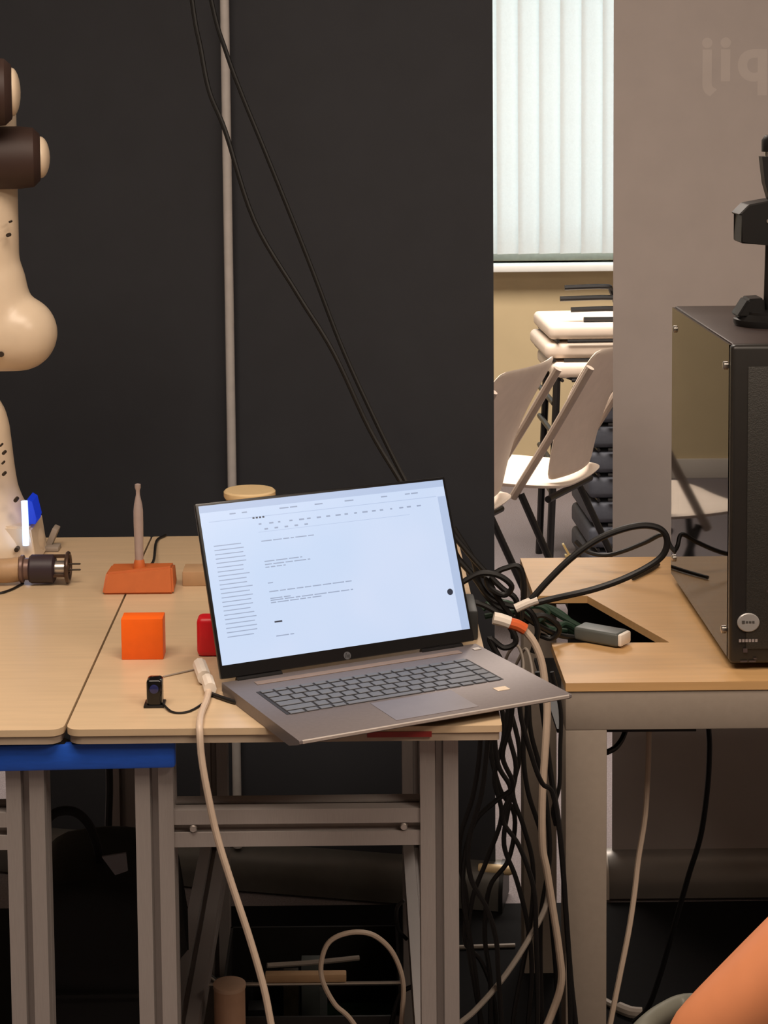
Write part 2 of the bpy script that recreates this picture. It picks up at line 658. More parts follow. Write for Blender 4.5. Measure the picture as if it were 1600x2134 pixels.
for x in (lx0, lx1):
    extrusion('side_beam', (x, 2.165 + LS / 2, .30), (x, 3.045 - LS / 2, .30), LS, ben)
bm = NB(); bx(bm, (.010, TY0 - .0012, TZ - .0125), (.085, TY0, TZ - .006)); finish('red_tape', bm, mat('red_tape', (150, 44, 40), .5), ben, False)['label'] = 'red tape strip on the front edge'

ben2 = thing('workbench', (-.9, 2.6, 0), 'maple-topped workbench on slotted legs carrying the robot arm at the left edge', 'workbench')
tabletop(-1.45, -.3435, (.004, .016, .004, .004), ben2)
for x in (-.3935, -1.38):
    for y in (2.165, 3.045):
        extrusion('leg', (x, y, 0), (x, y, LZ), LS, ben2)
for y in (2.165, 3.045):
    extrusion('cross_beam', (-1.38 + LS / 2, y, .699), (-.3935 - LS / 2, y, .699), LS, ben2)

# blue tape binding the two benches' legs
bm = NB()
bx(bm, (-.64, 2.1285, .778), (-.2145, 2.1415, .810), .004)
for v in bm.verts:
    v.co.z += (v.co.x + .3) * .012 + .0012 * math.sin(v.co.x * 60)
tag(finish('blue_strap', bm, M_blue, None), 'wide blue strap binding the two aluminium workbenches below the seam', 'strap')
# small black corner brackets and white plugs at the seam
for bx_, lab in ((-.352, 'small dark bracket under the left bench corner at the seam'), (-.327, 'small dark bracket under the right bench corner at the seam')):
    bm = NB()
    box(bm, (bx_, 2.140, LZ - .009), (.022, .018, .018), Matrix.Rotation(.4 if bx_ < -.34 else -.4, 3, 'Y'), .002)
    tag(finish('corner_bracket', bm, M_blackplastic), lab, 'bracket')

# ================================================================== right-hand desk
DZ, DX0, DY0, DX1, DY1 = .74, .290, 2.552, 1.75, 3.262
desk = thing('desk', (1.0, 2.9, 0), 'beech-topped desk with a wide grey steel frame and a cable cut-out on its left side', 'desk')
bm = NB()
poly = [(DX0, DY0), (DX1, DY0), (DX1, DY1), (DX0, DY1), (DX0, 3.01), (.377, 3.007), (.467, 2.742), (DX0, 2.746)]
prism(bm, [(x, y, DZ - .012) for x, y in poly], (0, 0, .012))
finish('tabletop', bm, M_beech, desk, True, 20)
FZ = DZ - .0125
bm = NB(); bx(bm, (DX0, DY0 + .002, FZ - .056), (DX1, DY0 + .058, FZ), .0015); finish('front_apron', bm, M_greysteel, desk)
bm = NB(); bx(bm, (DX0, DY1 - .058, FZ - .056), (DX1, DY1 - .002, FZ), .0015); finish('rear_apron', bm, M_greysteel, desk)
bm = NB(); bx(bm, (DX1 - .058, DY0 + .058, FZ - .056), (DX1 - .002, DY1 - .058, FZ), .0015); finish('side_apron', bm, M_greysteel, desk)
for x in (DX0, DX1 - .060):
    for y in (DY0 + .002, DY1 - .060):
        bm = NB(); bx(bm, (x, y, 0), (x + .058, y + .058, FZ - .056), .0015); finish('leg', bm, M_greysteel, desk)
bm = NB()
a, b = P(1300, 1512, 2.72), P(1558, 1512, 2.72)
bx(bm, (a.x, 2.68, FZ - .075), (b.x, 2.76, FZ - .0575), .002)
for xx in (a.x + .02, b.x - .02):
    bx(bm, (xx - .006, 2.70, FZ - .058), (xx + .006, 2.74, FZ), .001)
finish('cable_tray', bm, M_blackplastic, desk)
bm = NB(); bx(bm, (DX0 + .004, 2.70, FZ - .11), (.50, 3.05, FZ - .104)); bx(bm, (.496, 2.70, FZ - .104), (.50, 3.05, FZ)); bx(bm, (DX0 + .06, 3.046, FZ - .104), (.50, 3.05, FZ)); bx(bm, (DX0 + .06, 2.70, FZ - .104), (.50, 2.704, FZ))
finish('cutout_darkener', bm, M_blackplastic, desk)['label'] = 'black box added under the cut-out to darken it'  # opaque black box added below the cut-out so the hole looks dark

# ================================================================== laptop
LO = Vector((-.167, 2.241, .845))
LA, LL = .445, .38
LE = Vector((math.cos(LA), math.sin(LA), 0))
LG = Vector((math.sin(LA), -math.cos(LA), 0))
LU = Vector((0, 0, 1)) * math.cos(LL) - LG * math.sin(LL)
LN = LE.cross(LU)
LW, LD, LH = .356, .235, .2225
RB = Matrix((LE, -LG, Vector((0, 0, 1)))).transposed()      # base axes
RL = Matrix((LE, LU, LN)).transposed()                      # lid axes
lap = thing('laptop', LO + LE * LW / 2 + LG * LD / 2 - Vector((0, 0, .015)), 'open grey laptop showing a white document, standing askew on the workbench edge', 'laptop')


def bp(u, v, z=0): return LO + LE * u + LG * v + Vector((0, 0, z))
def lp(u, v, z=0): return LO + LE * u + LU * v + LN * z


bm = NB()
prf = [(0, -.010), (.006, -.0145), (LD - .030, -.0145), (LD - .004, -.006), (LD, -.0035), (LD - .0006, -.0006), (LD - .0015, 0), (0, 0)]
prism(bm, [bp(0, v, z) for v, z in prf], LE * LW)
base = finish('base', bm, M_lapgrey, lap)
bm = NB(); prism(bm, [bp(.004, LD - .0012, -.0040), bp(.004, LD + .0004, -.0036), bp(.004, LD + .0004, -.0006), bp(.004, LD - .0012, .0003)], LE * (LW - .008))
finish('front_edge', bm, M_lapedge, base)['label'] = 'bright chamfered front edge'
bm = NB(); bm2 = box(bm, bp(LW / 2, .052 - .029, .0004), (.285, .012, .0008), RB, .0002, 1)
finish('speaker_grille', bm, mat('speaker_strip', (146, 128, 118), .5, .3), base)
bm = NB(); box(bm, bp(.168, .1005, -.0002), (.290, .094, .0012), RB, .0003, 1); finish('keyboard_well', bm, M_keywell, base)
rows = [(.0585, .0105, [1.0] * 16), (.0745, .0160, [1.0] * 13 + [1.9, 1.0]), (.0925, .0160, [1.5] + [1.0] * 12 + [1.4, 1.0]),
        (.1105, .0160, [1.8] + [1.0] * 11 + [2.1, 1.0]), (.1285, .0160, [2.3] + [1.0] * 10 + [2.6, 1.0]),
        (.1437, .0105, [1.2, 1.0, 1.0, 1.0, 5.6, 1.0, 1.0, 1.0, 1.0, 1.0, 1.1])]
kmesh = {}
for v, kh, ws in rows:
    tot = sum(ws)
    unit = .284 / tot
    u = .026
    for wk in ws:
        kw = unit * wk - .0030
        kk = (round(kw, 5), kh)
        if kk not in kmesh:
            bm = NB(); box(bm, (0, 0, 0), (kw, kh - .002, .0014), None, .0005, 1)
            me = bpy.data.meshes.new('key'); bm.to_mesh(me); bm.free()
            me.materials.append(M_key)
            kmesh[kk] = me
        o = bpy.data.objects.new('key', kmesh[kk])
        o.parent = base
        o.matrix_local = Matrix.Translation(bp(u + unit * wk / 2, v, .0010) - ORG[base.name]) @ RB.to_4x4()
        COL.objects.link(o)
        u += unit * wk
bm = NB(); box(bm, bp(.181, .189, .0002), (.108, .068, .0006), RB, .0002, 1); finish('touchpad', bm, mat('touchpad_grey', (126, 118, 118), .4, .42), base)
bm = NB(); box(bm, bp(.292, .178, .0003), (.017, .013, .0006), RB, .0001, 1)
finish('sticker', bm, mat('pale_sticker', (216, 196, 170), .5), base)['label'] = 'pale square sticker on the palm rest'
bm = NB(); box(bm, bp(.345, .022, .0005), (.010, .008, .001), RB, .0002, 1); finish('power_button', bm, M_lapedge, base)
for u in (.03, LW - .03):
    for v in (.02, .12):
        bm = NB(); box(bm, bp(u, v, -.0149), (.03, .006, .0010), RB); finish('rubber_foot', bm, M_blackplastic, base)
for u in (.05, LW - .05):
    bm = NB(); lathe(bm, bp(u - .03, -.001, -.001), LE, [(.0045, 0), (.0045, .06)], 10)
    finish('hinge', bm, M_bezel, lap)
bm = NB(); box(bm, lp(LW / 2, LH / 2 + .002, -.0035), (LW, LH - .004, .0065), RL, .002)
lid = finish('lid', bm, M_bezel, lap)
# panel: measured corners of the lit area
S = {'TL': (.0030, .2190), 'TR': (.3515, .2170), 'BR': (.3460, .0190), 'BL': (.0030, .0210)}
SU0, SU1, SV0, SV1 = .0040, .3515, .0200, .2185
bm = NB(); box(bm, lp((SU0 + SU1) / 2, (SV0 + SV1) / 2, .0001), (SU1 - SU0, SV1 - SV0, .0006), RL)
disp = finish('display', bm, M_screen, lid, False)


def ink(bm, fu, fv, wu, wv, z=.00055):
    """fu, fv: fractions from the display's top-left corner"""
    w_, h_ = SU1 - SU0, SV1 - SV0
    box(bm, lp(SU0 + (fu + wu / 2) * w_, SV1 - (fv + wv / 2) * h_, z), (wu * w_, wv * h_, .0002), RL)


bm = NB()
ink(bm, .0, .0, 1.0, .045)                               # tab strip
ink(bm, .03, .105, .93, .004)
ink(bm, .215, .205, .62, .003)
ink(bm, .965, .11, .035, .89)                            # scroll rail
finish('side_tint', bm, M_inkside, lid, False)
bm = NB()
rr = random.Random(3)
for k in range(22):
    ink(bm, .035, .265 + k * .0272 - .006, rr.uniform(.10, .125), .0055)      # sidebar list
for fv, s, e in ((.262, .22, .43), (.392, .22, .37), (.412, .22, .40), (.430, .22, .30), (.530, .22, .24),
                 (.585, .22, .55), (.628, .22, .30), (.640, .22, .55), (.655, .22, .42), (.865, .22, .29)):
    u = s
    while u < e:
        wl = min(rr.uniform(.012, .05), e - u)
        ink(bm, u, fv, wl, .0065)
        u += wl + .006
for k in range(9):                                       # tool-bar glyphs
    ink(bm, .05 + rr.uniform(0, .08) + k * .1, .065, rr.uniform(.012, .04), .008)
for k in range(18):
    ink(bm, .22 + k * .038 + rr.uniform(0, .01), .150, rr.uniform(.008, .022), .010)
for k in range(5):
    ink(bm, .24 + k * .04, .185, .014, .010)
finish('screen_text', bm, M_ink, lid, False)['kind'] = 'stuff'
bm = NB()
ink(bm, .222, .775, .030, .010)
for a in range(1):
    lathe(bm, lp(SU0 + .945 * (SU1 - SU0), SV1 - .745 * (SV1 - SV0), .0004), LN, [(.0042, 0), (.0042, .0003)], 16)
for k in range(4):
    ink(bm, .20 + k * .013, .105, .008, .012)
finish('screen_icon', bm, M_inkdark, lid, False)['kind'] = 'stuff'
# maker's mark on the lower bezel: a disc with two slanted strokes
bm = NB(); lathe(bm, lp(.172, .0095, -.0001), LN, [(.0050, 0), (.0050, .0004)], 20)
logo = finish('logo_disc', bm, mat('logo_grey', (78, 78, 82), .4, .3), lid, False)
bm = NB()
sk = Matrix.Rotation(-.3, 3, LN)
for du, h_, dv in ((-.0018, .0062, .0005), (-.0002, .0036, -.0006), (.0012, .0036, -.0006), (.0026, .0052, -.0016)):
    box(bm, lp(.172 + du, .0095 + dv, .0005), (.0006, h_, .0003), sk @ RL)
finish('logo_strokes', bm, M_bezel, lid, False)


# ================================================================== robot arm
rob = thing('robot_arm', (-.60, 2.95, TZ), 'cream jointed robot arm with dark brown joint caps on the left bench', 'robot')
RY = 2.965
RX = -.618
bm = NB()
lathe(bm, (RX, RY, TZ), (0, 0, 1), [(.115, 0), (.115, .030), (.100, .060), (.083, .085), (.074, .11), (.070, .14), (.067, .17), (.066, .185)], 40)
lathe(bm, (RX, RY, TZ + .16), (0, 0, 1), [(.0670, 0), (.0655, .025), (.0635, .048), (.058, .072), (.048, .092), (.032, .104), (0, .110)], 40)
bs = finish('base_column', blend(bm, .006, 6), M_robot, rob)
# shoulder runs back and to the left, out of frame, then up to the elbow
bm = NB()
tube(bm, [(RX - .03, RY, TZ + .20), (RX - .12, RY, TZ + .22), (RX - .19, RY, TZ + .27)], .058, 6, 24)
sh = finish('shoulder_link', blend(bm, .007, 8), M_robot, rob)
pb = P(40, 694, RY)
bm = NB()
def capsule(bm, a, b, r, seg=28):
    a, b = Vector(a), Vector(b)
    L = (b - a).length
    pr = [(r * math.sin(t * PI / 2 / 6), -r * math.cos(t * PI / 2 / 6)) for t in range(7)]
    pr += [(r * math.cos(t * PI / 2 / 6), L + r * math.sin(t * PI / 2 / 6)) for t in range(7)]
    pr[0] = (0, -r); pr[-1] = (0, L + r)
    return lathe(bm, a, b - a, pr, seg)
cz = P(-44, 400, RY).x
capsule(bm, (pb.x, RY, pb.z), (pb.x - .22, RY, pb.z), .0615)
capsule(bm, (cz, RY, pb.z + .01), (cz + .002, RY, P(-42, 190, RY).z), .0605)
capsule(bm, (pb.x - .03, RY, pb.z + .005), (cz + .012, RY, pb.z + .085), .058)
fa = finish('forearm_link', blend(bm, .005, 22), M_robot, rob)
bm = NB()
tube(bm, [(RX - .19, RY, TZ + .27), (RX - .23, RY, TZ + .30), (pb.x - .24, RY, pb.z - .02), (pb.x - .22, RY, pb.z)], .056, 6, 24)
finish('upper_link', blend(bm, .007, 8), M_robot, rob)


def joint(c, R, x0, xc, rc, bulge):
    """dark drum along X ending at x = xc with a cream lens cap"""
    bm = NB()
    L = xc - x0
    ax = Vector((.986, .167, 0))
    st_ = Vector((xc, c.y, c.z)) - ax * L
    lathe(bm, st_, ax, [(R * .86, 0), (R, .008), (R, L * .70), (R * .95, L * .90), (rc * 1.10, L - .001), (rc, L)], 36)
    d = finish('joint_drum', bm, M_robotdark, rob)
    d['label'] = 'dark brown joint drum'
    bm = NB()
    lathe(bm, Vector((xc, c.y, c.z)) - ax * .001, ax, [(rc * .98, 0)] + [(rc * .98 * math.cos(t * PI / 12), .001 + bulge * math.sin(t * PI / 12)) for t in range(0, 6)] + [(0, bulge + .001)], 32)
    finish('joint_cap', bm, M_robot, d)


RJ = 2.875
c1 = P(0, 192, RJ)
joint(c1, .0535, c1.x - .09, P(25, 192, RJ).x, .038, .0130)
c2 = P(60, 328, RY - .03)
joint(c2, .049, c2.x - .09, P(84, 328, RY - .03).x, .0335, .0150)
bm = NB(); lathe(bm, (c1.x - .045, RJ, c1.z), (0, 1, 0), [(.05, 0), (.05, RY - RJ)], 24); finish('wrist_link', bm, M_robot, rob)
bm = NB(); lathe(bm, (c1.x - .05, RJ, c1.z), (-1, 0, 0), [(.045, 0), (.05, .05), (.05, .14), (.03, .16)], 24); finish('flange', bm, M_robot, rob)
# screws and small printed marks
bm = NB()
def dot_on(x, y, r, Y=RY - .066):
    p = P(x, y, Y)
    lathe(bm, p, (0, 1, 0), [(r, -.004), (r, .012)], 10)
for x, y, r in ((33, 1042, .0032), (35, 1145, .0036), (8, 944, .0026), (6, 965, .0018), (8, 988, .0026), (2, 928, .0018)):
    dot_on(x, y, r, RY - .068 if y < 1000 else RY - .085)
for x, y, r in ((26, 332, .0028), (17, 490, .0030), (21, 462, .0018), (3, 738, .0045)):
    dot_on(x, y, r, RY - .055)
finish('screw', bm, M_outmetal, rob)
# foot shoe at the right of the base, with the light ring
pA, pB = P(60, 1085, RY - .02), P(90, 1158, RY - .02)
bm = NB()
poly = [(RX + .06, TZ), (pB.x, TZ), (pB.x - .004, TZ + .016), (pA.x + .012, TZ + .058), (pA.x - .006, TZ + .062), (RX + .06, TZ + .062)]
prism(bm, [(x, RY - .075, z) for x, z in poly], (0, .11, 0))
bmesh.ops.bevel(bm, geom=bm.edges[:], offset=.003, segments=2, affect='EDGES')
finish('base_shoe', bm, M_robot, rob)
bm = NB()
l0, l1 = P(52, 1044, RY - .085), P(54, 1136, RY - .085)
tube(bm, [(l0.x - .001, l0.y, l0.z), ((l0.x + l1.x) / 2, l0.y - .001, (l0.z + l1.z) / 2), (l1.x, l1.y, l1.z)], .0052, 4, 12)
finish('light_strip', bm, M_led, rob)['label'] = 'glowing blue-white status light strip'
bm = NB()
prism(bm, [P(x, y, RY - .06) for x, y in ((57, 1040), (67, 1046), (76, 1082), (74, 1092), (57, 1092))], (0, .05, 0))
finish('led_glow_block', bm, M_ledglow, rob)['label'] = 'block coloured with the blue glow beside the status light'  # blue spill of the light strip put into this block's colour and emission

# cable plug lying in front of the robot
py_ = 2.775
pc = P(90, 1192, py_)
plug = thing('cable_plug', (pc.x, py_, TZ), 'dark round cable plug with metal prongs on a tan hose lying before the robot base', 'plug')
def xat(x): return P(x, 1192, py_).x
R0 = .0215
bm = NB(); lathe(bm, (xat(62), py_, TZ + R0 + .002), (1, 0, 0), [(R0 * .9, 0), (R0, .003), (R0, xat(112) - xat(62)), (R0 * .8, xat(116) - xat(62))], 24); finish('plug_body', bm, mat('plug_dark', (48, 36, 44), .5), plug)
bm = NB(); lathe(bm, (xat(40), py_, TZ + R0 + .002), (1, 0, 0), [(.017, 0), (.021, .003), (.021, .007), (.0165, .009), (.0165, xat(64) - xat(40))], 24); finish('collar', bm, mat('plug_collar', (120, 96, 88), .4, .4), plug)
bm = NB(); tube(bm, [(xat(42), py_, TZ + R0 + .002), (xat(0), py_, TZ + .021), (xat(-80), py_ + .02, TZ + .0205), (xat(-180), py_ - .01, TZ + .0205)], .0185, 6, 18); finish('hose', bm, M_tan, plug)
bm = NB(); lathe(bm, (xat(114), py_, TZ + R0 + .002), (1, 0, 0), [(.012, 0), (.012, xat(136) - xat(114))], 16); finish('sleeve', bm, M_silver, plug)
bm = NB()
tube(bm, [Vector((xat(142), py_ + math.cos(a) * .021, TZ + .0255 + math.sin(a) * .021)) for a in [k * PI / 12 for k in range(25)]], .0032, 1, 8)
finish('ring', bm, mat('ring_dark', (84, 66, 56), .35, .6), plug)
for k, (dy, dz) in enumerate(((0, .019), (-.016, -.010), (.016, -.010))):
    bm = NB(); box(bm, (xat(128), py_ + dy * .9, TZ + .0255 + dz * .9), (xat(144) - xat(112), .005, .005), None, .001); finish('strut', bm, mat('ring_dark', (84, 66, 56)), plug)
for k, dz in enumerate((.006, -.003)):
    bm = NB(); lathe(bm, (xat(140), py_ - .004, TZ + .0255 + dz), (1, 0, 0), [(.0014, 0), (.0014, xat(168) - xat(140)), (0, xat(170) - xat(140))], 8); finish('prong', bm, M_outmetal, plug)
bm = NB(); tube(bm, [Q(-60, 1225, TZ + .002), Q(-10, 1236, TZ + .002), Q(20, 1230, TZ + .002), Q(48, 1216, TZ + .002)], .002, 6, 8)
tag(finish('thin_cable', bm, M_cable), 'thin dark cable curling on the bench under the tan hose', 'cable')

# grey bracket leaning behind the robot base
pb0, pb1 = Q(98, 1146, TZ), P(118, 1104, 3.02)
bm = NB()
box(bm, (pb0 + pb1) / 2 + Vector((0, 0, .002)), (.010, .03, (pb1 - pb0).length), Matrix.Rotation(math.atan2(pb1.x - pb0.x, pb1.z - pb0.z), 3, 'Y'), .002)
box(bm, (pb0.x + .004, pb0.y, TZ + .004), (.034, .03, .008), None, .002)
tag(finish('angle_bracket', bm, M_greysteel), 'small slanted grey metal bracket beside the robot base', 'bracket')

# ================================================================== things on the bench
# burnt-orange holder with an upright stylus
hy = 2.708
h0, h1 = P(212, 1234, hy), P(362, 1234, hy)
cx_ = (h0.x + h1.x) / 2
hw = (h1.x - h0.x) / 2
hold = thing('pen_holder', (cx_, hy + .03, TZ), 'burnt-orange wedge block holding an upright grey stylus on the bench seam', 'holder')
bm = NB()
v0 = [(cx_ - hw, hy, TZ), (cx_ + hw, hy, TZ), (cx_ + hw * .96, hy + .075, TZ), (cx_ - hw * .96, hy + .075, TZ)]
v1 = [(cx_ - hw * .90, hy + .010, TZ + .031), (cx_ + hw * .95, hy + .010, TZ + .040), (cx_ + hw * .93, hy + .066, TZ + .031), (cx_ - hw * .86, hy + .066, TZ + .031)]
a = [bm.verts.new(p) for p in v0]; b = [bm.verts.new(p) for p in v1]
bm.faces.new(a[::-1]); bm.faces.new(b)
for k in range(4): bm.faces.new((a[k], a[(k + 1) % 4], b[(k + 1) % 4], b[k]))
bmesh.ops.bevel(bm, geom=bm.edges[:], offset=.003, segments=2, affect='EDGES')
finish('block', bm, M_terra, hold)
ps = Vector((P(290, 1165, hy + .035).x, hy + .035, TZ + .0305))
zt = P(290, 1008, hy + .035).z
L = zt - ps.z
bm = NB(); lathe(bm, ps, (0, 0, 1), [(.0095, 0), (.0095, .003), (.0075, .012), (.0055, .016)], 14); finish('socket', bm, M_terra, hold)
bm = NB()
lathe(bm, ps + Vector((0, 0, .003)), (0, 0, 1), [(.0062, 0), (.0066, .03), (.0072, L * .5), (.0072, L * .66), (.0060, L * .74), (.0030, L * .85), (.0030, L * .90), (.0044, L * .93), (.0044, L * .97), (.002, L - .003)], 18)
finish('stylus', bm, M_pen, hold)['label'] = 'upright grey stylus with a ball tip'
bm = NB(); tube(bm, [ps + Vector((.006, .01, .0)), ps + Vector((.012, .08, -.010)), Q(326, 1128, TZ + .004), Q(330, 1120, TZ + .004) + Vector((.01, .02, -.001))], .0022, 6, 8)
tag(finish('stylus_cable', bm, M_cable), 'thin dark cable running from the stylus to the back edge of the bench', 'cable')

# orange cube
bm = NB()
cF = Q(297, 1375, TZ)
bx(bm, (cF.x - .0272, cF.y, TZ), (cF.x + .0272, cF.y + .032, TZ + .0545), .0012)
tag(finish('orange_cube', bm, M_orange), 'bright orange block on the bench between the seam and the laptop', 'block')
# red rounded block
bm = NB()
rc_ = Q(410, 1370, TZ)
bx(bm, (rc_.x, rc_.y, TZ), (rc_.x + .032, rc_.y + .03, TZ + .052), .007, 3)
tag(finish('red_block', bm, M_red), 'red round-cornered block half hidden behind the laptop screen', 'block')
# small black camera puck with its cable
pk = Q(322, 1474, TZ)
wc = thing('webcam', pk, 'small glossy black camera with a thin cable on the bench front', 'camera')
bm = NB(); bx(bm, (pk.x - .0095, pk.y - .002, TZ), (pk.x + .0095, pk.y + .020, TZ + .034), .004, 3); finish('housing', bm, mat('glossy_black', (10, 10, 12), .15), wc)
bm = NB(); lathe(bm, (pk.x, pk.y - .0015, TZ + .023), (0, -1, 0), [(.0055, 0), (.0055, .0015), (.004, .002), (0, .0012)], 16); finish('lens', bm, mat('lens_blue', (40, 44, 92), .1), wc)
bm = NB(); bx(bm, (pk.x - .013, pk.y - .004, TZ), (pk.x + .012, pk.y + .022, TZ + .003), .001); finish('clip', bm, M_blackplastic, wc)
bm = NB(); tube(bm, [Vector((pk.x + .0085, pk.y + .004, TZ + .004)), Q(360, 1484, TZ + .0016), Q(395, 1482, TZ + .0016), Q(430, 1460, TZ + .0016), Q(446, 1440, TZ + .0016)], .0014, 8, 8)
finish('lead', bm, M_cable, wc)
# thin lead across the bench
bm = NB(); tube(bm, [Q(340, 1410, TZ + .0015), Q(375, 1402, TZ + .0015), Q(420, 1392, TZ + .0015)], .001, 8, 6)
tag(finish('thin_wire', bm, M_grey_cable), 'hair-thin grey wire on the bench behind the small black camera', 'wire')
# wood box behind the laptop
bq = Q(380, 1222, TZ)
bm = NB()
bx(bm, (bq.x, bq.y, TZ), (bq.x + .07, bq.y + .05, TZ + .022), .0015)
tb = tag(finish('cardboard_box', bm, M_card), 'low brown cardboard box half hidden behind the laptop', 'box')
# cream tub
tp = Q(520, 1105, TZ)
ty = 3.02
tx = P(520, 1030, ty).x
tzv = P(520, 1020, ty).z
tub = thing('tub', (tx, ty, TZ), 'round cream tub with a lid behind the laptop screen', 'tub')
bm = NB(); lathe(bm, (tx, ty, TZ), (0, 0, 1), [(.034, 0), (.036, .004), (.039, tzv - TZ - .016), (.039, tzv - TZ - .013)], 32); finish('tub_body', bm, M_tub, tub)
bm = NB(); lathe(bm, (tx, ty, tzv - .0128), (0, 0, 1), [(.041, 0), (.0425, .003), (.0425, .010), (.040, .0125), (0, .0125)], 32); finish('tub_lid', bm, M_tub, tub)
# cable plugged in at the laptop's left side, hanging over the front
wh = thing('usb_cable', Q(425, 1440, TZ), 'cream cable plugged into the left of the laptop and hanging over the bench front', 'cable')
bm = NB(); tube(bm, [Q(416, 1385, TZ + .010), Q(426, 1412, TZ + .010)], .009, 1, 10); finish('connector', bm, M_white, wh)
bm = NB(); tube(bm, [Q(432, 1416, TZ + .009), Q(438, 1436, TZ + .009)], .008, 1, 10); finish('connector', bm, M_white, wh)
bm = NB()
r_ = .0042
tube(bm, [Q(436, 1434, TZ + .006), Q(430, 1460, TZ + r_), Q(420, 1485, TZ + r_), Q(416, 1506, TZ + r_), P(416, 1525, TY0 - .006), P(420, 1580, TY0 - .010), P(432, 1650, TY0 - .012),
          P(452, 1742, TY0 - .012), P(482, 1840, TY0 - .012), P(520, 1955, TY0 - .012), P(550, 2060, TY0 - .012), P(568, 2150, TY0 - .012), P(600, 2300, TY0 - .012)], r_, 6, 10)
finish('lead', bm, M_white_cable, wh)
bm = NB(); tube(bm, [Q(440, 1446, TZ + .003), Q(456, 1452, TZ + .003), Q(486, 1462, TZ + .003), Q(500, 1464, TZ + .003)], .0028, 6, 8)
tag(finish('short_cable', bm, M_cable), 'short dark red-black cable at the left corner of the laptop', 'cable')


# ================================================================== cables
def cable(name, label, pts, r, material=M_cable, group=None, n=6, cat='cable'):
    bm = NB()
    tube(bm, pts, r, n, 8)
    return tag(finish(name, bm, material), label, cat, group)


def pts(Y, *xy):
    """Y: depth or (start, end) depths"""
    y0, y1 = (Y, Y) if not isinstance(Y, tuple) else Y
    n_ = len(xy) - 1
    return [P(x, y, y0 + (y1 - y0) * k / n_) for k, (x, y) in enumerate(xy)]


cable('hanging_cable', 'black cable hanging from the ceiling, the left one that bends against the dark banner',
      [Vector((-.42, 3.36, 2.85)), Vector((-.37, 3.34, 2.45)), Vector((-.31, 3.32, 2.02))] + pts((3.3, 3.12), (400, 0), (418, 100), (436, 190), (470, 275), (530, 460), (618, 610), (695, 735), (770, 895), (832, 1000), (880, 1085), (930, 1150)), .0042)
cable('hanging_cable', 'black cable hanging from the ceiling, the right one that crosses the grey pole',
      [Vector((-.43, 3.38, 2.85)), Vector((-.37, 3.36, 2.45)), Vector((-.30, 3.34, 2.02))] + pts((3.32, 3.14), (440, 0), (470, 105), (505, 200), (552, 315), (640, 535), (710, 718), (775, 862), (838, 990), (890, 1080), (935, 1130)), .0040)

# upright loop of black cable with a white plug over the desk
lc = thing('looped_cable', Q(1095, 1262, DZ), 'stiff black cable rising in a long loop over the desk from a white plug', 'cable')
bm = NB()
tube(bm, pts((2.53, 2.56), (1105, 1252), (1140, 1212), (1190, 1163), (1245, 1124), (1300, 1102), (1345, 1095), (1378, 1104), (1390, 1128), (1380, 1158), (1345, 1184), (1290, 1210), (1230, 1230), (1160, 1246), (1110, 1258)), .0046, 6, 10)
finish('lead', bm, M_cable, lc)
bm = NB(); tube(bm, pts(2.53, (1074, 1268), (1098, 1257), (1120, 1249)), .0062, 2, 10); finish('plug', bm, M_white, lc)
cable('black_cable', 'black cable bent behind the stiff loop above the desk back edge', pts((3.16, 3.05), (1200, 1128), (1225, 1150), (1262, 1157), (1300, 1148), (1345, 1130), (1382, 1114), (1398, 1140), (1420, 1162)), .0038)
cable('black_cable', 'short black cable piece lying on the desk under the loop', [Q(1318, 1205, DZ + .004), Q(1345, 1192, DZ + .004), Q(1372, 1176, DZ + .004)], .0032)

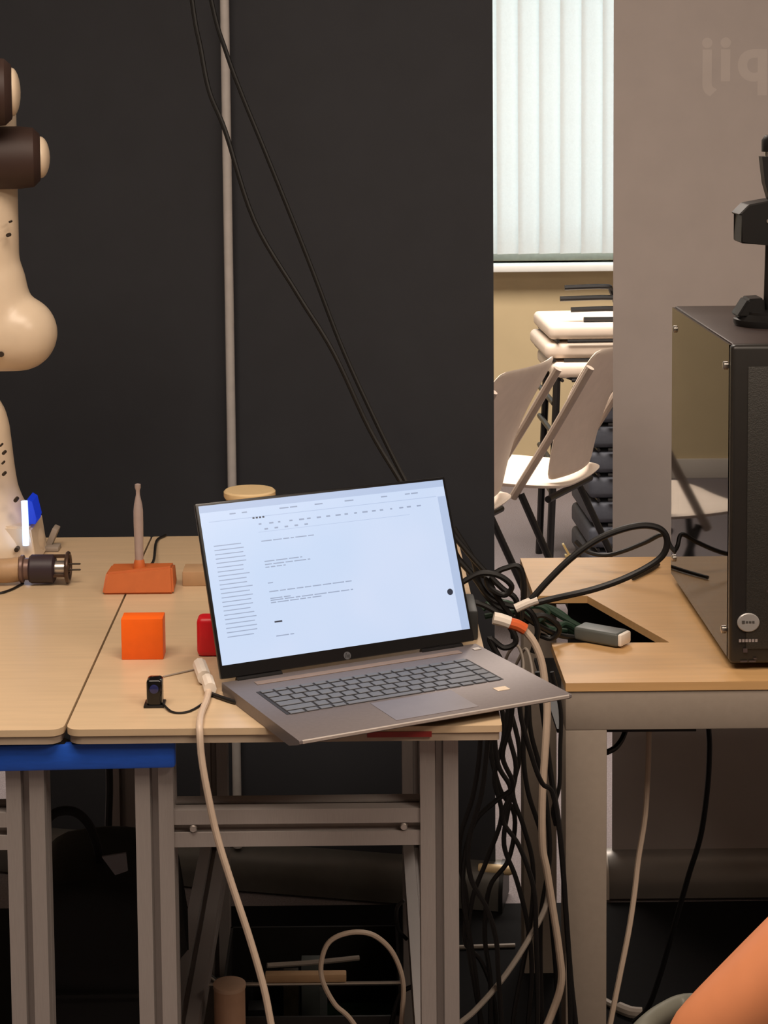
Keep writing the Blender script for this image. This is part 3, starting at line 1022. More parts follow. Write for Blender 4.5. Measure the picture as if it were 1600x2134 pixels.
# tangle between the bench and the desk
TG = 'black cables hanging in the tangle'
TL_ = 'thin black cable hanging in the tangle between the bench and the desk'
tang = [
    ((2.36, 2.42), ((1012, 1400), (1020, 1480), (1016, 1546), (1003, 1655), (977, 1751), (981, 1830), (1016, 1896), (1034, 1961), (1038, 2027), (1045, 2134), (1050, 2250))),
    ((2.40, 2.46), ((1025, 1410), (1029, 1515), (1038, 1594), (1064, 1646), (1047, 1707), (1082, 1764), (1112, 1852), (1117, 1961), (1120, 2080), (1118, 2250))),
    ((2.33, 2.50), ((1070, 1420), (1064, 1506), (1047, 1576), (1069, 1637), (1034, 1668), (990, 1712), (968, 1786), (966, 1880), (985, 1990), (1000, 2120), (1005, 2260))),
    ((2.38, 2.45), ((1080, 1420), (1086, 1497), (1112, 1589), (1130, 1633), (1152, 1655), (1169, 1760), (1178, 1880), (1185, 2000), (1190, 2200))),
    ((2.44, 2.50), ((1060, 1430), (1058, 1520), (1075, 1600), (1060, 1680), (1050, 1760), (1075, 1830), (1098, 1920), (1108, 2020), (1100, 2140), (1098, 2260))),
    ((2.47, 2.52), ((1040, 1440), (1050, 1530), (1030, 1620), (1045, 1700), (1015, 1790), (985, 1870), (975, 1960), (990, 2060), (1012, 2180), (1015, 2260))),
    ((2.50, 2.50), ((1045, 1420), (1082, 1560), (1068, 1650), (1090, 1720), (1110, 1800), (1108, 1900), (1090, 2010), (1070, 2120), (1065, 2250))),
    ((2.43, 2.54), ((1000, 1440), (1000, 1560), (985, 1660), (960, 1740), (958, 1800), (972, 1873), (968, 1961), (1003, 2005), (1030, 2090), (1035, 2250))),
    ((2.49, 2.49), ((1100, 1420), (1105, 1520), (1125, 1600), (1140, 1690), (1145, 1790), (1128, 1900), (1126, 2010), (1130, 2150), (1130, 2250))),
    ((2.52, 2.52), ((1036, 1440), (1020, 1540), (1040, 1640), (1072, 1700), (1060, 1790), (1020, 1850), (1010, 1950), (1022, 2050), (1020, 2200))),
    ((2.46, 2.53), ((1090, 1400), (1098, 1480), (1090, 1560), (1100, 1650), (1128, 1740), (1140, 1830), (1150, 1930), (1160, 2060), (1165, 2250))),
]
for dpt, xy in tang:
    cable('tangled_cable', TL_, pts(dpt, *xy), .0033, M_cable, TG)
cable('black_cable', 'straight black cable hanging close along the left desk leg', pts(2.5, (1120, 1400), (1134, 1506), (1147, 1611), (1163, 1707), (1173, 1812), (1180, 1917), (1190, 2049), (1199, 2132), (1208, 2250)), .0038)
cable('black_cable', 'black cable hanging beside the upper left desk leg', pts(2.51, (1150, 1400), (1168, 1480), (1167, 1560), (1166, 1630), (1160, 1660), (1152, 1690), (1158, 1720)), .003)
cable('grey_cable', 'grey cable swinging diagonally from the desk leg down to the left', pts((2.50, 2.35), (1142, 1800), (1139, 1882), (1099, 1961), (1047, 2040), (990, 2105), (950, 2140), (900, 2200)), .0038, M_grey_cable)
oc = thing('power_cable', P(1140, 1600, 2.46), 'thick cream cable with an orange boot hanging between laptop and desk', 'cable')
bm = NB(); tube(bm, pts(2.47, (1028, 1288), (1045, 1292), (1062, 1298)), .0085, 2, 10); finish('connector', bm, M_white, oc)
bm = NB(); tube(bm, pts(2.47, (1060, 1298), (1078, 1303), (1094, 1312)), .0078, 2, 10); finish('boot', bm, mat('orange_boot', (214, 96, 44), .5), oc)['label'] = 'orange strain-relief boot'
bm = NB(); tube(bm, pts(2.47, (1090, 1310), (1112, 1338), (1128, 1378), (1136, 1430), (1140, 1480), (1137, 1545), (1130, 1655), (1130, 1760), (1139, 1812), (1152, 1895), (1165, 1983), (1169, 2049), (1147, 2119), (1110, 2200)), .0052, 6, 10); finish('lead', bm, M_white_cable, oc)
# black coils behind the laptop
cl_lab = 'black cable coiled in the heap behind the right of the laptop'
for Y, xy in (((2.62, 2.62), ((925, 1090), (965, 1140), (1005, 1185), (1045, 1225), (1075, 1250), (1080, 1300))),
              ((2.66, 2.66), ((935, 1120), (960, 1170), (1010, 1200), (1050, 1185), (1082, 1182), (1092, 1230), (1085, 1290))),
              ((2.58, 2.60), ((960, 1215), (1000, 1195), (1040, 1200), (1066, 1222), (1050, 1240), (1020, 1225), (1015, 1205), (1040, 1250), (1070, 1290))),
              ((2.72, 2.74), ((1090, 1300), (1130, 1282), (1165, 1308), (1150, 1330), (1120, 1322))),
              ((2.70, 2.76), ((1075, 1270), (1115, 1300), (1160, 1322), (1205, 1330))),
              ((2.64, 2.64), ((945, 1100), (985, 1165), (1000, 1220), (1030, 1260), (1062, 1280), (1070, 1330))),
              ((2.60, 2.60), ((940, 1150), (985, 1200), (1020, 1245), (1060, 1262), (1100, 1270), (1120, 1310), (1110, 1360))),
              ((2.56, 2.56), ((965, 1250), (1010, 1262), (1050, 1290), (1075, 1335), (1050, 1350), (1020, 1330), (1040, 1370), (1070, 1420)))):
    cable('coiled_cable', cl_lab, pts(Y, *xy), .0042, M_cable, 'black cables heaped behind the laptop')
for Y, xy in (((2.78, 2.80), ((1005, 1270), (1030, 1250), (1070, 1262), (1120, 1258), (1170, 1285), (1215, 1310))),
              ((2.80, 2.82), ((1010, 1285), (1060, 1275), (1110, 1282), (1160, 1300), (1205, 1328))),
              ((2.72, 2.80), ((1080, 1290), (1120, 1292), (1150, 1320), (1175, 1300), (1215, 1322))),
              ((2.74, 2.74), ((1090, 1268), (1120, 1262), (1142, 1276), (1120, 1296), (1095, 1284))),
              ((2.84, 2.82), ((1110, 1262), (1150, 1268), (1185, 1292), (1200, 1322))),
              ((2.76, 2.80), ((1015, 1262), (1055, 1256), (1095, 1278), (1140, 1308), (1180, 1316)))):
    cable('green_cable', 'dark green cable lying in the cable heap in the desk cut-out', pts(Y, *xy), .0046, M_green_cable, 'green cables in the desk cut-out')
for Y, xy in (((2.62, 2.56), ((1048, 1392), (1060, 1360), (1078, 1345), (1090, 1380), (1086, 1430))), ((2.62, 2.56), ((1075, 1385), (1095, 1352), (1108, 1390), (1112, 1450)))):
    cable('grey_wire', 'thin grey wire bent in the gap beside the laptop corner', pts(Y, *xy), .0022, M_grey_cable, 'grey wires beside the laptop corner')
# small clamps and dock in the gap
dk = Q(985, 1350, TZ)
bm = NB(); dk0 = P(970, 1340, 2.46); dk1 = P(1030, 1250, 2.46)
bx(bm, (dk0.x, 2.46, TZ), (.162, 2.55, TZ + .040), .003)
tag(finish('docking_box', bm, mat('dock_dark', (44, 46, 46), .5)), 'dark grey docking box behind the right end of the laptop', 'box')
# grey adapter lying across the desk cut-out
ad = thing('adapter', Q(1255, 1340, DZ), 'slim grey power adapter with a pale end lying on the front rim of the cut-out', 'adapter')
ac = Q(1252, 1322, DZ + .012)
ra = Matrix.Rotation(-.62, 3, 'Z')
bm = NB(); box(bm, ac, (.074, .036, .020), ra, .004, 3); finish('case', bm, M_greycase, ad)
bm = NB(); box(bm, ac + ra @ Vector((.0385, 0, 0)), (.008, .032, .018), ra, .003); finish('end_cap', bm, M_white, ad)

# ================================================================== computer tower
TX0, TYf, TYb, TZb = .529, 2.612, 3.095, .752
TZt = 1.2065
TX1 = TX0 + .215
pc_ = thing('computer_tower', ((TX0 + TX1) / 2, (TYf + TYb) / 2, DZ), 'black computer tower with a smoked glass side standing on the desk', 'computer')
bm = NB(); bx(bm, (TX0 + .004, TYf + .012, TZt - .012), (TX1, TYb, TZt), .003); finish('top_panel', bm, mat('case_top', (62, 52, 50), .4), pc_)
bm = NB(); bx(bm, (TX0 + .004, TYf + .012, TZb), (TX1, TYb, TZb + .012), .002); finish('bottom_panel', bm, M_pcpanel, pc_)
bm = NB(); bx(bm, (TX0 + .004, TYb - .004, TZb + .012), (TX1, TYb, TZt - .012)); finish('back_panel', bm, M_pcpanel, pc_)
bm = NB(); bx(bm, (TX1 - .004, TYf + .012, TZb + .012), (TX1, TYb - .004, TZt - .012)); finish('right_panel', bm, M_pcpanel, pc_)
bm = NB(); bx(bm, (TX0, TYf - .012, TZb - .002), (TX1, TYf + .012, TZt), .006, 3)
fp = finish('front_panel', bm, M_pcpanel, pc_)
bm = NB()
for k in range(1):
    bx(bm, (TX0 + .022, TYf - .014, TZb + .02), (TX1 - .022, TYf - .012, TZt - .03), .001)
finish('front_mesh', bm, mat('front_mesh_black', (44, 42, 38), .55, 0, 500, .25, .4), fp)
bm = NB(); bx(bm, (TX0, TYf + .012, TZb + .002), (TX0 + .004, TYb, TZt - .002)); finish('glass_side', bm, M_sideglass, pc_, False)
for zz in (TZb + .035, TZt - .035):
    for yy in (TYf + .035, TYb - .03):
        bm = NB(); lathe(bm, (TX0, yy, zz), (-1, 0, 0), [(.006, 0), (.006, .003), (.004, .004)], 12); finish('thumb_screw', bm, M_silver, pc_)
for xx in (TX0 + .03, TX1 - .03):
    for yy in (TYf + .05, TYb - .05):
        bm = NB(); lathe(bm, (xx, yy, DZ), (0, 0, 1), [(.016, 0), (.018, .003), (.016, TZb - DZ)], 14); finish('foot', bm, M_blackplastic, pc_)
# inside: board, shroud, graphics card, fans, wires
bm = NB(); bx(bm, (TX1 - .030, TYf + .14, TZb + .13), (TX1 - .026, TYb - .02, TZt - .03)); finish('motherboard', bm, M_pcb, pc_)
bm = NB(); bx(bm, (TX0 + .012, TYf + .06, TZb + .012), (TX1 - .006, TYb - .006, TZb + .10), .002); finish('power_shroud', bm, mat('shroud', (70, 54, 48), .5), pc_)
bm = NB(); bx(bm, (TX0 + .05, TYf + .17, TZb + .19), (TX1 - .032, TYb - .02, TZb + .235), .004); finish('graphics_card', bm, M_blackplastic, pc_)
for zz in (TZb + .17, TZb + .30):
    bm = NB()
    tube(bm, [Vector((TX0 + .11 + math.cos(k * PI / 12) * .056, TYf + .035, zz + math.sin(k * PI / 12) * .056)) for k in range(25)], .006, 1, 8)
    lathe(bm, (TX0 + .11, TYf + .025, zz), (0, 1, 0), [(.018, 0), (.018, .02)], 16)
    for k in range(7):
        a = k * 2 * PI / 7
        box(bm, (TX0 + .11 + math.cos(a) * .034, TYf + .035, zz + math.sin(a) * .034), (.036, .003, .022), Matrix.Rotation(-a, 3, 'Y') @ Matrix.Rotation(.5, 3, 'X'))
    finish('fan', bm, M_blackplastic, pc_)
for k in range(5):
    bm = NB()
    y0 = TYf + .12 + k * .05
    tube(bm, [(TX1 - .035, y0 + .12, TZb + .30 - .02 * k), (TX0 + .06, y0 + .10, TZb + .29), (TX0 + .03, y0 + .04, TZb + .24), (TX0 + .04, y0, TZb + .16), (TX0 + .06, y0, TZb + .10)], .004, 6, 6)
    finish('inner_cable', bm, M_cable if k % 2 else M_grey_cable, pc_)
# badge at the foot of the front
bc = P(1559, 1297, TYf - .014)
bm = NB(); lathe(bm, (bc.x, TYf - .013, bc.z), (0, -1, 0), [(.0158, 0), (.0158, .002), (.0145, .003), (0, .0034)], 28)
for v in bm.verts:
    v.co.z = bc.z + (v.co.z - bc.z) * .86
bd = finish('badge', bm, M_badge, fp)
bm = NB()
for dx, ww in ((-.0075, .004), (-.0025, .003), (.002, .0035), (.0065, .003)):
    box(bm, (bc.x + dx, TYf - .0165, bc.z + .001), (ww, .0006, .0042 if dx < -.005 else .003))
finish('badge_lettering', bm, mat('badge_ink', (70, 68, 66), .5), bd)
bm = NB()
for k in range(6):
    box(bm, (bc.x - .0115 + k * .0046, TYf - .0142, P(1559, 1329, TYf).z), (.0034, .0006, .0042))
finish('maker_lettering', bm, mat('letter_grey', (150, 140, 138), .5), fp)
bm = NB()
z3 = P(1559, 1358, TYf).z
for dx, dz, ww, hh in ((-.004, .006, .006, .006), (-.006, -.010, .010, .0022), (.006, -.010, .010, .0022), (.010, -.006, .004, .002)):
    box(bm, (bc.x + dx, TYf - .0142, z3 + dz), (ww, .0006, hh))
finish('small_print', bm, mat('print_dim', (72, 60, 60), .5), fp)
pl = P(1597, 1227, TYf)
bm = NB(); box(bm, (pl.x + .006, TYf - .0142, pl.z), (.018, .0006, .0025)); finish('front_mark', bm, mat('print_dim', (72, 60, 60)), fp)

# ================================================================== camera stand on the tower
sy = 2.83
sx = P(1612, 600, sy).x
std = thing('camera_stand', (sx, sy, TZt), 'black clamp stand with a round foot standing on top of the computer tower', 'stand')
bm = NB(); lathe(bm, (sx, sy, TZt), (0, 0, 1), [(.058, 0), (.060, .004), (.060, .010), (.052, .014), (.046, .018), (.046, .022), (.018, .024)], 36); finish('foot', bm, M_blackplastic, std)
bm = NB()
pw = [P(x, y, sy - .01) for x, y in ((1532, 660), (1556, 622), (1590, 620), (1592, 664))]
prism(bm, [(p.x, sy - .02, max(p.z, TZt + .012)) for p in pw], (0, .05, 0))
bmesh.ops.bevel(bm, geom=bm.edges[:], offset=.003, segments=2, affect='EDGES')
finish('side_clip', bm, M_blackplastic, std)
zc0, zc1 = P(1600, 505, sy).z, P(1600, 420, sy).z
bm = NB(); tube(bm, [(sx - .004, sy, TZt + .018), (sx, sy, zc1 + .02)], .0115, 1, 18); finish('pole', bm, M_blackplastic, std)
bm = NB()
poly = [P(x, y, sy) for x, y in ((1536, 504), (1540, 446), (1530, 446), (1552, 424), (1600, 415), (1690, 415), (1690, 504), (1590, 508))]
prism(bm, [(p.x, sy - .03, p.z) for p in poly], (0, .06, 0))
bmesh.ops.bevel(bm, geom=bm.edges[:], offset=.002, segments=1, affect='EDGES')
cp = finish('clamp', bm, M_blackplastic, std)
kp = P(1592, 458, sy)
bm = NB(); lathe(bm, (kp.x, sy - .029, kp.z), (0, -1, 0), [(.0032, 0), (.0032, .003)], 10); finish('clamp_screw', bm, M_silver, cp)
bm = NB()
poly = [P(x, y, sy) for x, y in ((1584, 326), (1625, 326), (1625, 416), (1600, 416), (1590, 380))]
prism(bm, [(p.x, sy - .012, p.z) for p in poly], (0, .024, 0)); finish('upper_arm', bm, M_blackplastic, std)
bm = NB()
za, zb_ = P(1600, 316, sy).z, P(1600, 282, sy).z
lathe(bm, (sx + .012, sy, za), (0, 0, 1), [(.032, 0), (.032, (zb_ - za) * .7), (.027, zb_ - za), (.01, zb_ - za + .002)], 24); finish('head', bm, M_blackplastic, std)
bm = NB(); lathe(bm, (sx + .012, sy, P(1600, 327, sy).z), (0, 0, 1), [(.028, 0), (.028, za - P(1600, 327, sy).z)], 24); finish('collar', bm, M_silver, std)

# ================================================================== under the benches
bm = NB(); bx(bm, (-1.6, 2.2, 0), (1.75, 3.492, .004), .001); tag(finish('floor_darkener', bm, mat('floor_dark_sheet', (11, 11, 13), .95, 0, 90, .15, .1, None, .15)), 'black sheet added to darken the floor under the benches and the desk', 'sheet')  # thin dark sheet added so the floor under the furniture turns near black
a, b = Q(955, 1974, .008), Q(1073, 1970, .008)
bm = NB(); tube(bm, [a, b], .004, 1, 8); tag(finish('floor_rod', bm, M_grey_cable), 'thin pale rod lying on the added black sheet under the tangled cables', 'rod')
ts = Q(1180, 1160, DZ)
bm = NB(); box(bm, ts + Vector((0, 0, .012)), (.004, .012, .026), Matrix.Rotation(-.5, 3, 'Y'), .001); box(bm, ts + Vector((.004, 0, .002)), (.014, .012, .004), None, .001)
tag(finish('tape_scrap', bm, mat('pale_yellow_tape', (206, 190, 140), .6)), 'small folded scrap of pale yellow tape at the back edge of the desk', 'tape')
# black bag with a handle
bag = thing('tote_bag', (-.385, 2.55, 0), 'soft black bag with a looped handle standing on the floor between the bench legs', 'bag')
bm = NB()
bx(bm, (-.455, 2.42, 0), (-.255, 2.66, .50), .03, 3)
bmesh.ops.subdivide_edges(bm, edges=[e for e in bm.edges if e.calc_length() > .1], cuts=4)
rg = random.Random(8)
for v in bm.verts:
    if .05 < v.co.z < .49:
        v.co += Vector((rg.uniform(-1, 1), rg.uniform(-1, 1), rg.uniform(-1, 1))) * .004
        v.co.x += .006 * math.sin(v.co.z * 24)
    if v.co.z > .47: v.co.z += (.02 * math.cos((v.co.x + .36) * 14) - .012)
finish('bag_body', bm, M_bag, bag)
bm = NB(); tube(bm, pts((2.46, 2.52), (92, 1800), (92, 1740), (102, 1705), (128, 1690), (160, 1694), (186, 1720), (203, 1765), (208, 1800)), .0062, 6, 10); finish('handle', bm, M_bag, bag)
bm = NB(); prism(bm, [P(x, y, 2.415) for x, y in ((212, 1786), (262, 1778), (266, 1815), (240, 1824))], (0, .004, 0)); finish('label_patch', bm, mat('grey_label', (110, 108, 112), .6), bag, False)
bm = NB(); bx(bm, (-.44, 2.408, .36), (-.27, 2.42, .366), .002); finish('seam', bm, M_bag, bag)
cable('black_cable', 'black cable hanging behind the bag under the left bench', pts(2.95, (226, 1560), (228, 1640), (226, 1720), (228, 1790)), .006)

# open electronics case on the floor under the bench
ey0, ey1 = 2.60, 2.92
e0, e1 = P(450, 2052, ey0), P(832, 2052, ey0)
et = e0.z
ec = thing('electronics_case', ((e0.x + e1.x) / 2, 2.76, 0), 'dark open electronics case with a thin metal rim on the floor under the laptop bench', 'case')
x0, x1 = e0.x, .060
bm = NB()
for lo, hi in (((x0, ey0, 0), (x1, ey0 + .004, et - .05)), ((x0, ey1 - .004, 0), (x1, ey1, et - .06)), ((x0, ey0, 0), (x0 + .004, ey1, et - .06)), ((x1 - .004, ey0, 0), (x1, ey1, et - .06)), ((x0, ey0, et - .06), (x0 + .004, ey0 + .03, et - .003)), ((x1 - .004, ey0, et - .06), (x1, ey0 + .03, et - .003)), ((x0, ey0, 0), (x1, ey1, .004))):
    bx(bm, lo, hi)
finish('case_shell', bm, M_pcpanel, ec)
bm = NB(); tube(bm, [(x0 - .03, ey0, et), (x1, ey0, et)], .003, 1, 8); finish('rim', bm, M_silver, ec)
bm = NB(); bx(bm, (x0 + .01, ey0 + .03, .10), (x1 - .01, ey1 - .02, .104)); finish('circuit_board', bm, mat('green_board', (34, 60, 44), .5, 0, 120, .4), ec)
for k in range(9):
    cxk, cyk = rg.uniform(x0 + .03, x1 - .03), rg.uniform(ey0 + .06, ey1 - .05)
    bm = NB(); s_ = rg.uniform(.012, .04); bx(bm, (cxk - s_ / 2, cyk - s_ / 2, .104), (cxk + s_ / 2, cyk + s_ / 2, .104 + rg.uniform(.02, .09)), .001); finish('component', bm, (M_blackplastic, M_greycase, M_pcb)[k % 3], ec)
bm = NB()
b0, b1 = P(556, 2040, ey0 + .05), P(722, 2036, ey0 + .05)
bx(bm, (b0.x, ey0 - .004, et + .003), (b1.x, ey0 + .012, et + .015), .002)
tag(finish('wooden_bar', bm, M_card), 'flat tan bar lying across the open electronics case', 'bar')
bm = NB(); tube(bm, pts((ey0 + .10, ey0 + .14), (556, 2012), (650, 2006), (748, 1996)), .004, 2, 8)
tag(finish('metal_rod', bm, M_grey_cable), 'thin pale rod lying above the tan bar over the electronics case', 'rod')
# paper cup / tape roll beside it
cu = P(478, 2060, 2.47)
cup = thing('roll_tube', (cu.x, 2.47, 0), 'beige paper tube standing upright at the bottom beside the electronics case', 'tube')
bm = NB(); lathe(bm, (cu.x, 2.47, 0), (0, 0, 1), [(.022, 0), (.0215, .002), (.0215, cu.z + .006), (.0175, cu.z + .0065), (.0172, cu.z - .03), (0, cu.z - .03)], 28); finish('paper_wall', bm, mat('beige_paper', (196, 156, 128), .7), cup)
bm = NB(); lathe(bm, (cu.x, 2.47, cu.z + .002), (0, 0, 1), [(.0225, 0), (.0225, .005), (.0205, .006)], 28); finish('rim', bm, mat('beige_rim', (206, 172, 146), .6), cup)
cable('ring_cable', 'white cable forming a large loop under the laptop bench', pts((2.46, 2.50), (800, 2250), (736, 2132), (697, 2092), (671, 2040), (671, 1996), (688, 1961), (727, 1944), (771, 1946), (806, 1970), (828, 2005), (840, 2050), (838, 2110), (830, 2200)), .0035, M_white_cable)
for lab, Y, xy, r, mt_ in (
    ('black cable curling beside the rear right bench leg', 2.72, ((842, 1876), (828, 1890), (826, 1915), (832, 1940), (848, 1958)), .003, M_cable),
    ('black cable leaning near the lower right bench leg', 2.6, ((860, 2055), (838, 2068), (824, 2100), (810, 2160)), .0035, M_cable),
    ('dark cable curling at the lower left of the laptop bench', 2.7, ((360, 2015), (400, 2020), (440, 2035), (470, 2065), (480, 2100)), .003, M_cable),
    ('thin grey wire at the lower left of the laptop bench', 2.65, ((352, 1994), (375, 2002), (420, 2025), (455, 2050), (468, 2072)), .0018, M_grey_cable)):
    cable('loose_cable', lab, pts(Y, *xy), r, mt_)

# ================================================================== under the desk
cable('black_cable', 'black cable hanging from the tray under the desk to the floor', pts((2.74, 2.9), (1476, 1516), (1478, 1560), (1474, 1640), (1460, 1740), (1436, 1820), (1416, 1890), (1396, 1960), (1376, 2030), (1350, 2100), (1320, 2130)), .0042)
cable('pale_cable', 'pale grey cable hanging from the tray under the desk beside the left leg', pts((2.73, 2.62), (1352, 1516), (1350, 1600), (1344, 1700), (1330, 1790), (1322, 1860), (1310, 1940), (1292, 2030), (1272, 2130), (1250, 2250)), .0042, M_white_cable)
cable('black_cable', 'short black cable curving from the tray to the desk leg', pts((2.72, 2.66), (1306, 1514), (1296, 1540), (1282, 1558), (1264, 1568)), .0042)
cz_ = thing('floor_plug', Q(1318, 2104, .01), 'small pale cable plug on the dark floor under the desk', 'plug')
bm = NB(); tube(bm, [Q(1290, 2100, .012), Q(1315, 2110, .012), Q(1338, 2112, .012)], .010, 2, 10); finish('plug_body', bm, M_grey_cable, cz_)
bm = NB(); tube(bm, [Q(1258, 2085, .010), Q(1275, 2094, .010), Q(1292, 2101, .012)], .006, 2, 8); finish('strain_relief', bm, M_grey_cable, cz_)


# ================================================================== chairs beyond the gap
def make_chair(label, group):
    root = tag(empty('cafe_chair', (0, 0, 0)), label, 'chair', group)
    # seat faces +X in its own frame, back at -X
    def shell(nu, nv, f, th):
        bm = NB()
        g = [[bm.verts.new(f(i / nu, j / nv)) for j in range(nv + 1)] for i in range(nu + 1)]
        for i in range(nu):
            for j in range(nv):
                bm.faces.new((g[i][j], g[i + 1][j], g[i + 1][j + 1], g[i][j + 1]))
        bmesh.ops.recalc_face_normals(bm, faces=bm.faces)
        return evaluated(bm, [('SOLIDIFY', dict(thickness=th, offset=0)), ('SUBSURF', dict(levels=1))])
    def seat(s, t):
        x = -.20 + .41 * s
        wdt = .20 * (1 - .18 * (abs(s - .5) * 2) ** 3)
        y = (t - .5) * 2 * wdt
        return Vector((x, y, .455 - .016 * math.sin(PI * s) * math.cos((t - .5) * PI) - (.035 * max(0, s - .82) / .18) + .012 * (2 * abs(t - .5)) ** 3))
    def back(s, t):
        z = .475 + .385 * s
        wdt = .165 + .045 * s - .03 * max(0, s - .85) / .15
        y = (t - .5) * 2 * wdt
        x = -.185 - .155 * s + .035 * math.sin(PI * s) * .8 + .03 * (2 * abs(t - .5)) ** 2
        return Vector((x, y, z))
    finish('seat', shell(10, 8, seat, .016), M_chairwhite, root)
    finish('backrest', shell(9, 8, back, .014), M_chairwhite, root)
    for s in (-1, 1):
        bm = NB(); tube(bm, [(-.07, s * .205, .43), (-.19, s * .213, .62), (-.306, s * .218, .815)], .012, 4, 10)
        finish('back_support', bm, mat('pale_grey_steel', (176, 160, 146), .5), root)
        bm = NB(); tube(bm, [(-.09, s * .195, .44), (-.20, s * .200, .22), (-.31, s * .205, .0)], .0105, 6, 10); finish('leg', bm, M_chairblack, root)
        bm = NB(); tube(bm, [(.15, s * .16, .425), (.19, s * .185, .2), (.22, s * .20, .0)], .0105, 6, 10); finish('leg', bm, M_chairblack, root)
    bm = NB()
    for x in (-.16, .15): tube(bm, [(x, -.165, .425), (x, .165, .425)], .010, 1, 10)
    finish('under_frame', bm, M_chairblack, root)
    return root


def dup(root, label):
    r = root.copy(); COL.objects.link(r); r['label'] = label
    for ch in root.children:
        c = ch.copy(); COL.objects.link(c); c.parent = r
    return r


chA = make_chair('white shell chair with black legs, the nearer one half hidden by the dark banner', 'white chairs beyond the gap')
chB = dup(chA, 'white shell chair with black legs, the one wholly in view before the stacked chairs')
chA.location = (.180, 5.0, 0); chA.rotation_euler = (0, 0, math.radians(152))
chB.location = (.475, 5.40, 0); chB.rotation_euler = (0, 0, math.radians(152))

# stacked chairs against the window wall: dark seats below, white ones above, the top chair's frame in the air
STX, STY = .835, 6.15


def stack_chair(z, x, y, rz, shell_m, label, th, w_=.44):
    root = tag(empty('stacked_chair', (x, y, z)), label, 'chair', 'chairs stacked by the window wall')
    root.rotation_euler = (0, 0, rz)
    ORG[root.name] = Vector((0, 0, 0))
    bm = NB(); box(bm, (0, 0, th / 2), (w_, .40, th), None, min(.018, th * .45), 4)
    finish('seat', bm, shell_m, root)
    for s in (-1, 1):
        bm = NB(); tube(bm, [(s * .19, -.205, -.004), (s * .200, .10, -.004), (s * .200, .19, -.004)], .0055, 2, 8); finish('rail', bm, M_chairblack, root)
    bm = NB(); tube(bm, [(-.16, -.205, -.004), (.20, -.205, -.004)], .0055, 1, 8); finish('cross_bar', bm, M_chairblack, root)
    return root


z = .012
names = ['lowest dark seat', 'second dark seat from the floor', 'third dark seat from the floor', 'fourth dark seat from the floor', 'fifth dark seat from the floor', 'sixth dark seat from the floor', 'topmost dark seat']
for k in range(7):
    stack_chair(z, STX + .13, STY, .03, M_darkseat, 'stacked chair by the window wall with the ' + names[k], .070)
    z += .082
z += .006
for k, nm in enumerate(('lowest white seat', 'second white seat', 'third white seat', 'topmost white seat')):
    top = stack_chair(z, STX + (.13, .01, -.012, .0)[k], STY - (.0, .03, .0, .0)[k], .03, M_chairwhite, 'stacked chair by the window wall with the ' + nm, .050)
    z += .061
zt_ = .050
low = [o for o in COL.objects if o.get('label', '').endswith('lowest white seat')][0]
lz = -low.location.z
for a_, y_ in ((-.345, -.21), (-.33, .15)):
    bm = NB(); tube(bm, [(a_ + .02, y_, .085), (a_ + .012, y_ - .01, -.10), (a_ - .01, y_ - .02, lz + .001)], .012, 4, 8); finish('leg', bm, M_chairblack, low)
for q in range(4):
    bm = NB(); tube(bm, [(-.335, -.21, -.02 - q * .10), (-.335, .15, -.02 - q * .10)], .009, 1, 8); finish('rung', bm, M_chairblack, low)
bm = NB(); tube(bm, [(-.325, -.21, .084), (-.10, -.215, -.012), (.0, -.20, -.008)], .010, 1, 8); finish('rung', bm, M_chairblack, low)
for k, (a_, b_, zz) in enumerate(((-.16, -.02, .112), (-.175, .0, .076), (-.14, .01, .040))):
    bm = NB(); tube(bm, [(a_, -.14, zz + zt_), (b_ - .01, -.14, zz + zt_ + .002), (b_ + .012, -.13, zz + zt_ - .012), (b_ + .04, -.10, zt_ + .03), (b_ + .05, -.08, zt_)], .0085, 4, 8)
    finish('upturned_leg', bm, M_chairblack, top)
bm = NB(); tube(bm, [(-.10, -.15, zt_ + .009), (.16, -.15, zt_ + .009)], .008, 1, 8); finish('upturned_leg', bm, M_chairblack, top)

# ================================================================== person at the lower right
PX, PY = .66, 1.62


def skinbody(nodes, edges, root, sub=2):
    me = bpy.data.meshes.new('tmp_skin')
    names_ = list(nodes)
    me.from_pydata([nodes[k][0] for k in names_], [(names_.index(a), names_.index(b)) for a, b in edges], [])
    o = bpy.data.objects.new('tmp_skin', me)
    COL.objects.link(o)
    o.modifiers.new('skin', 'SKIN').use_smooth_shade = True
    for k, nm in enumerate(names_):
        r = nodes[nm][1]
        sv = me.skin_vertices[0].data[k]
        sv.radius = r if isinstance(r, tuple) else (r, r)
        sv.use_root = (nm == root)
    sd = o.modifiers.new('sub', 'SUBSURF'); sd.levels = sub
    dg = bpy.context.evaluated_depsgraph_get()
    e = o.evaluated_get(dg)
    m2 = e.to_mesh()
    bm = bmesh.new(); bm.from_mesh(m2)
    e.to_mesh_clear()
    bpy.data.objects.remove(o)
    return bm


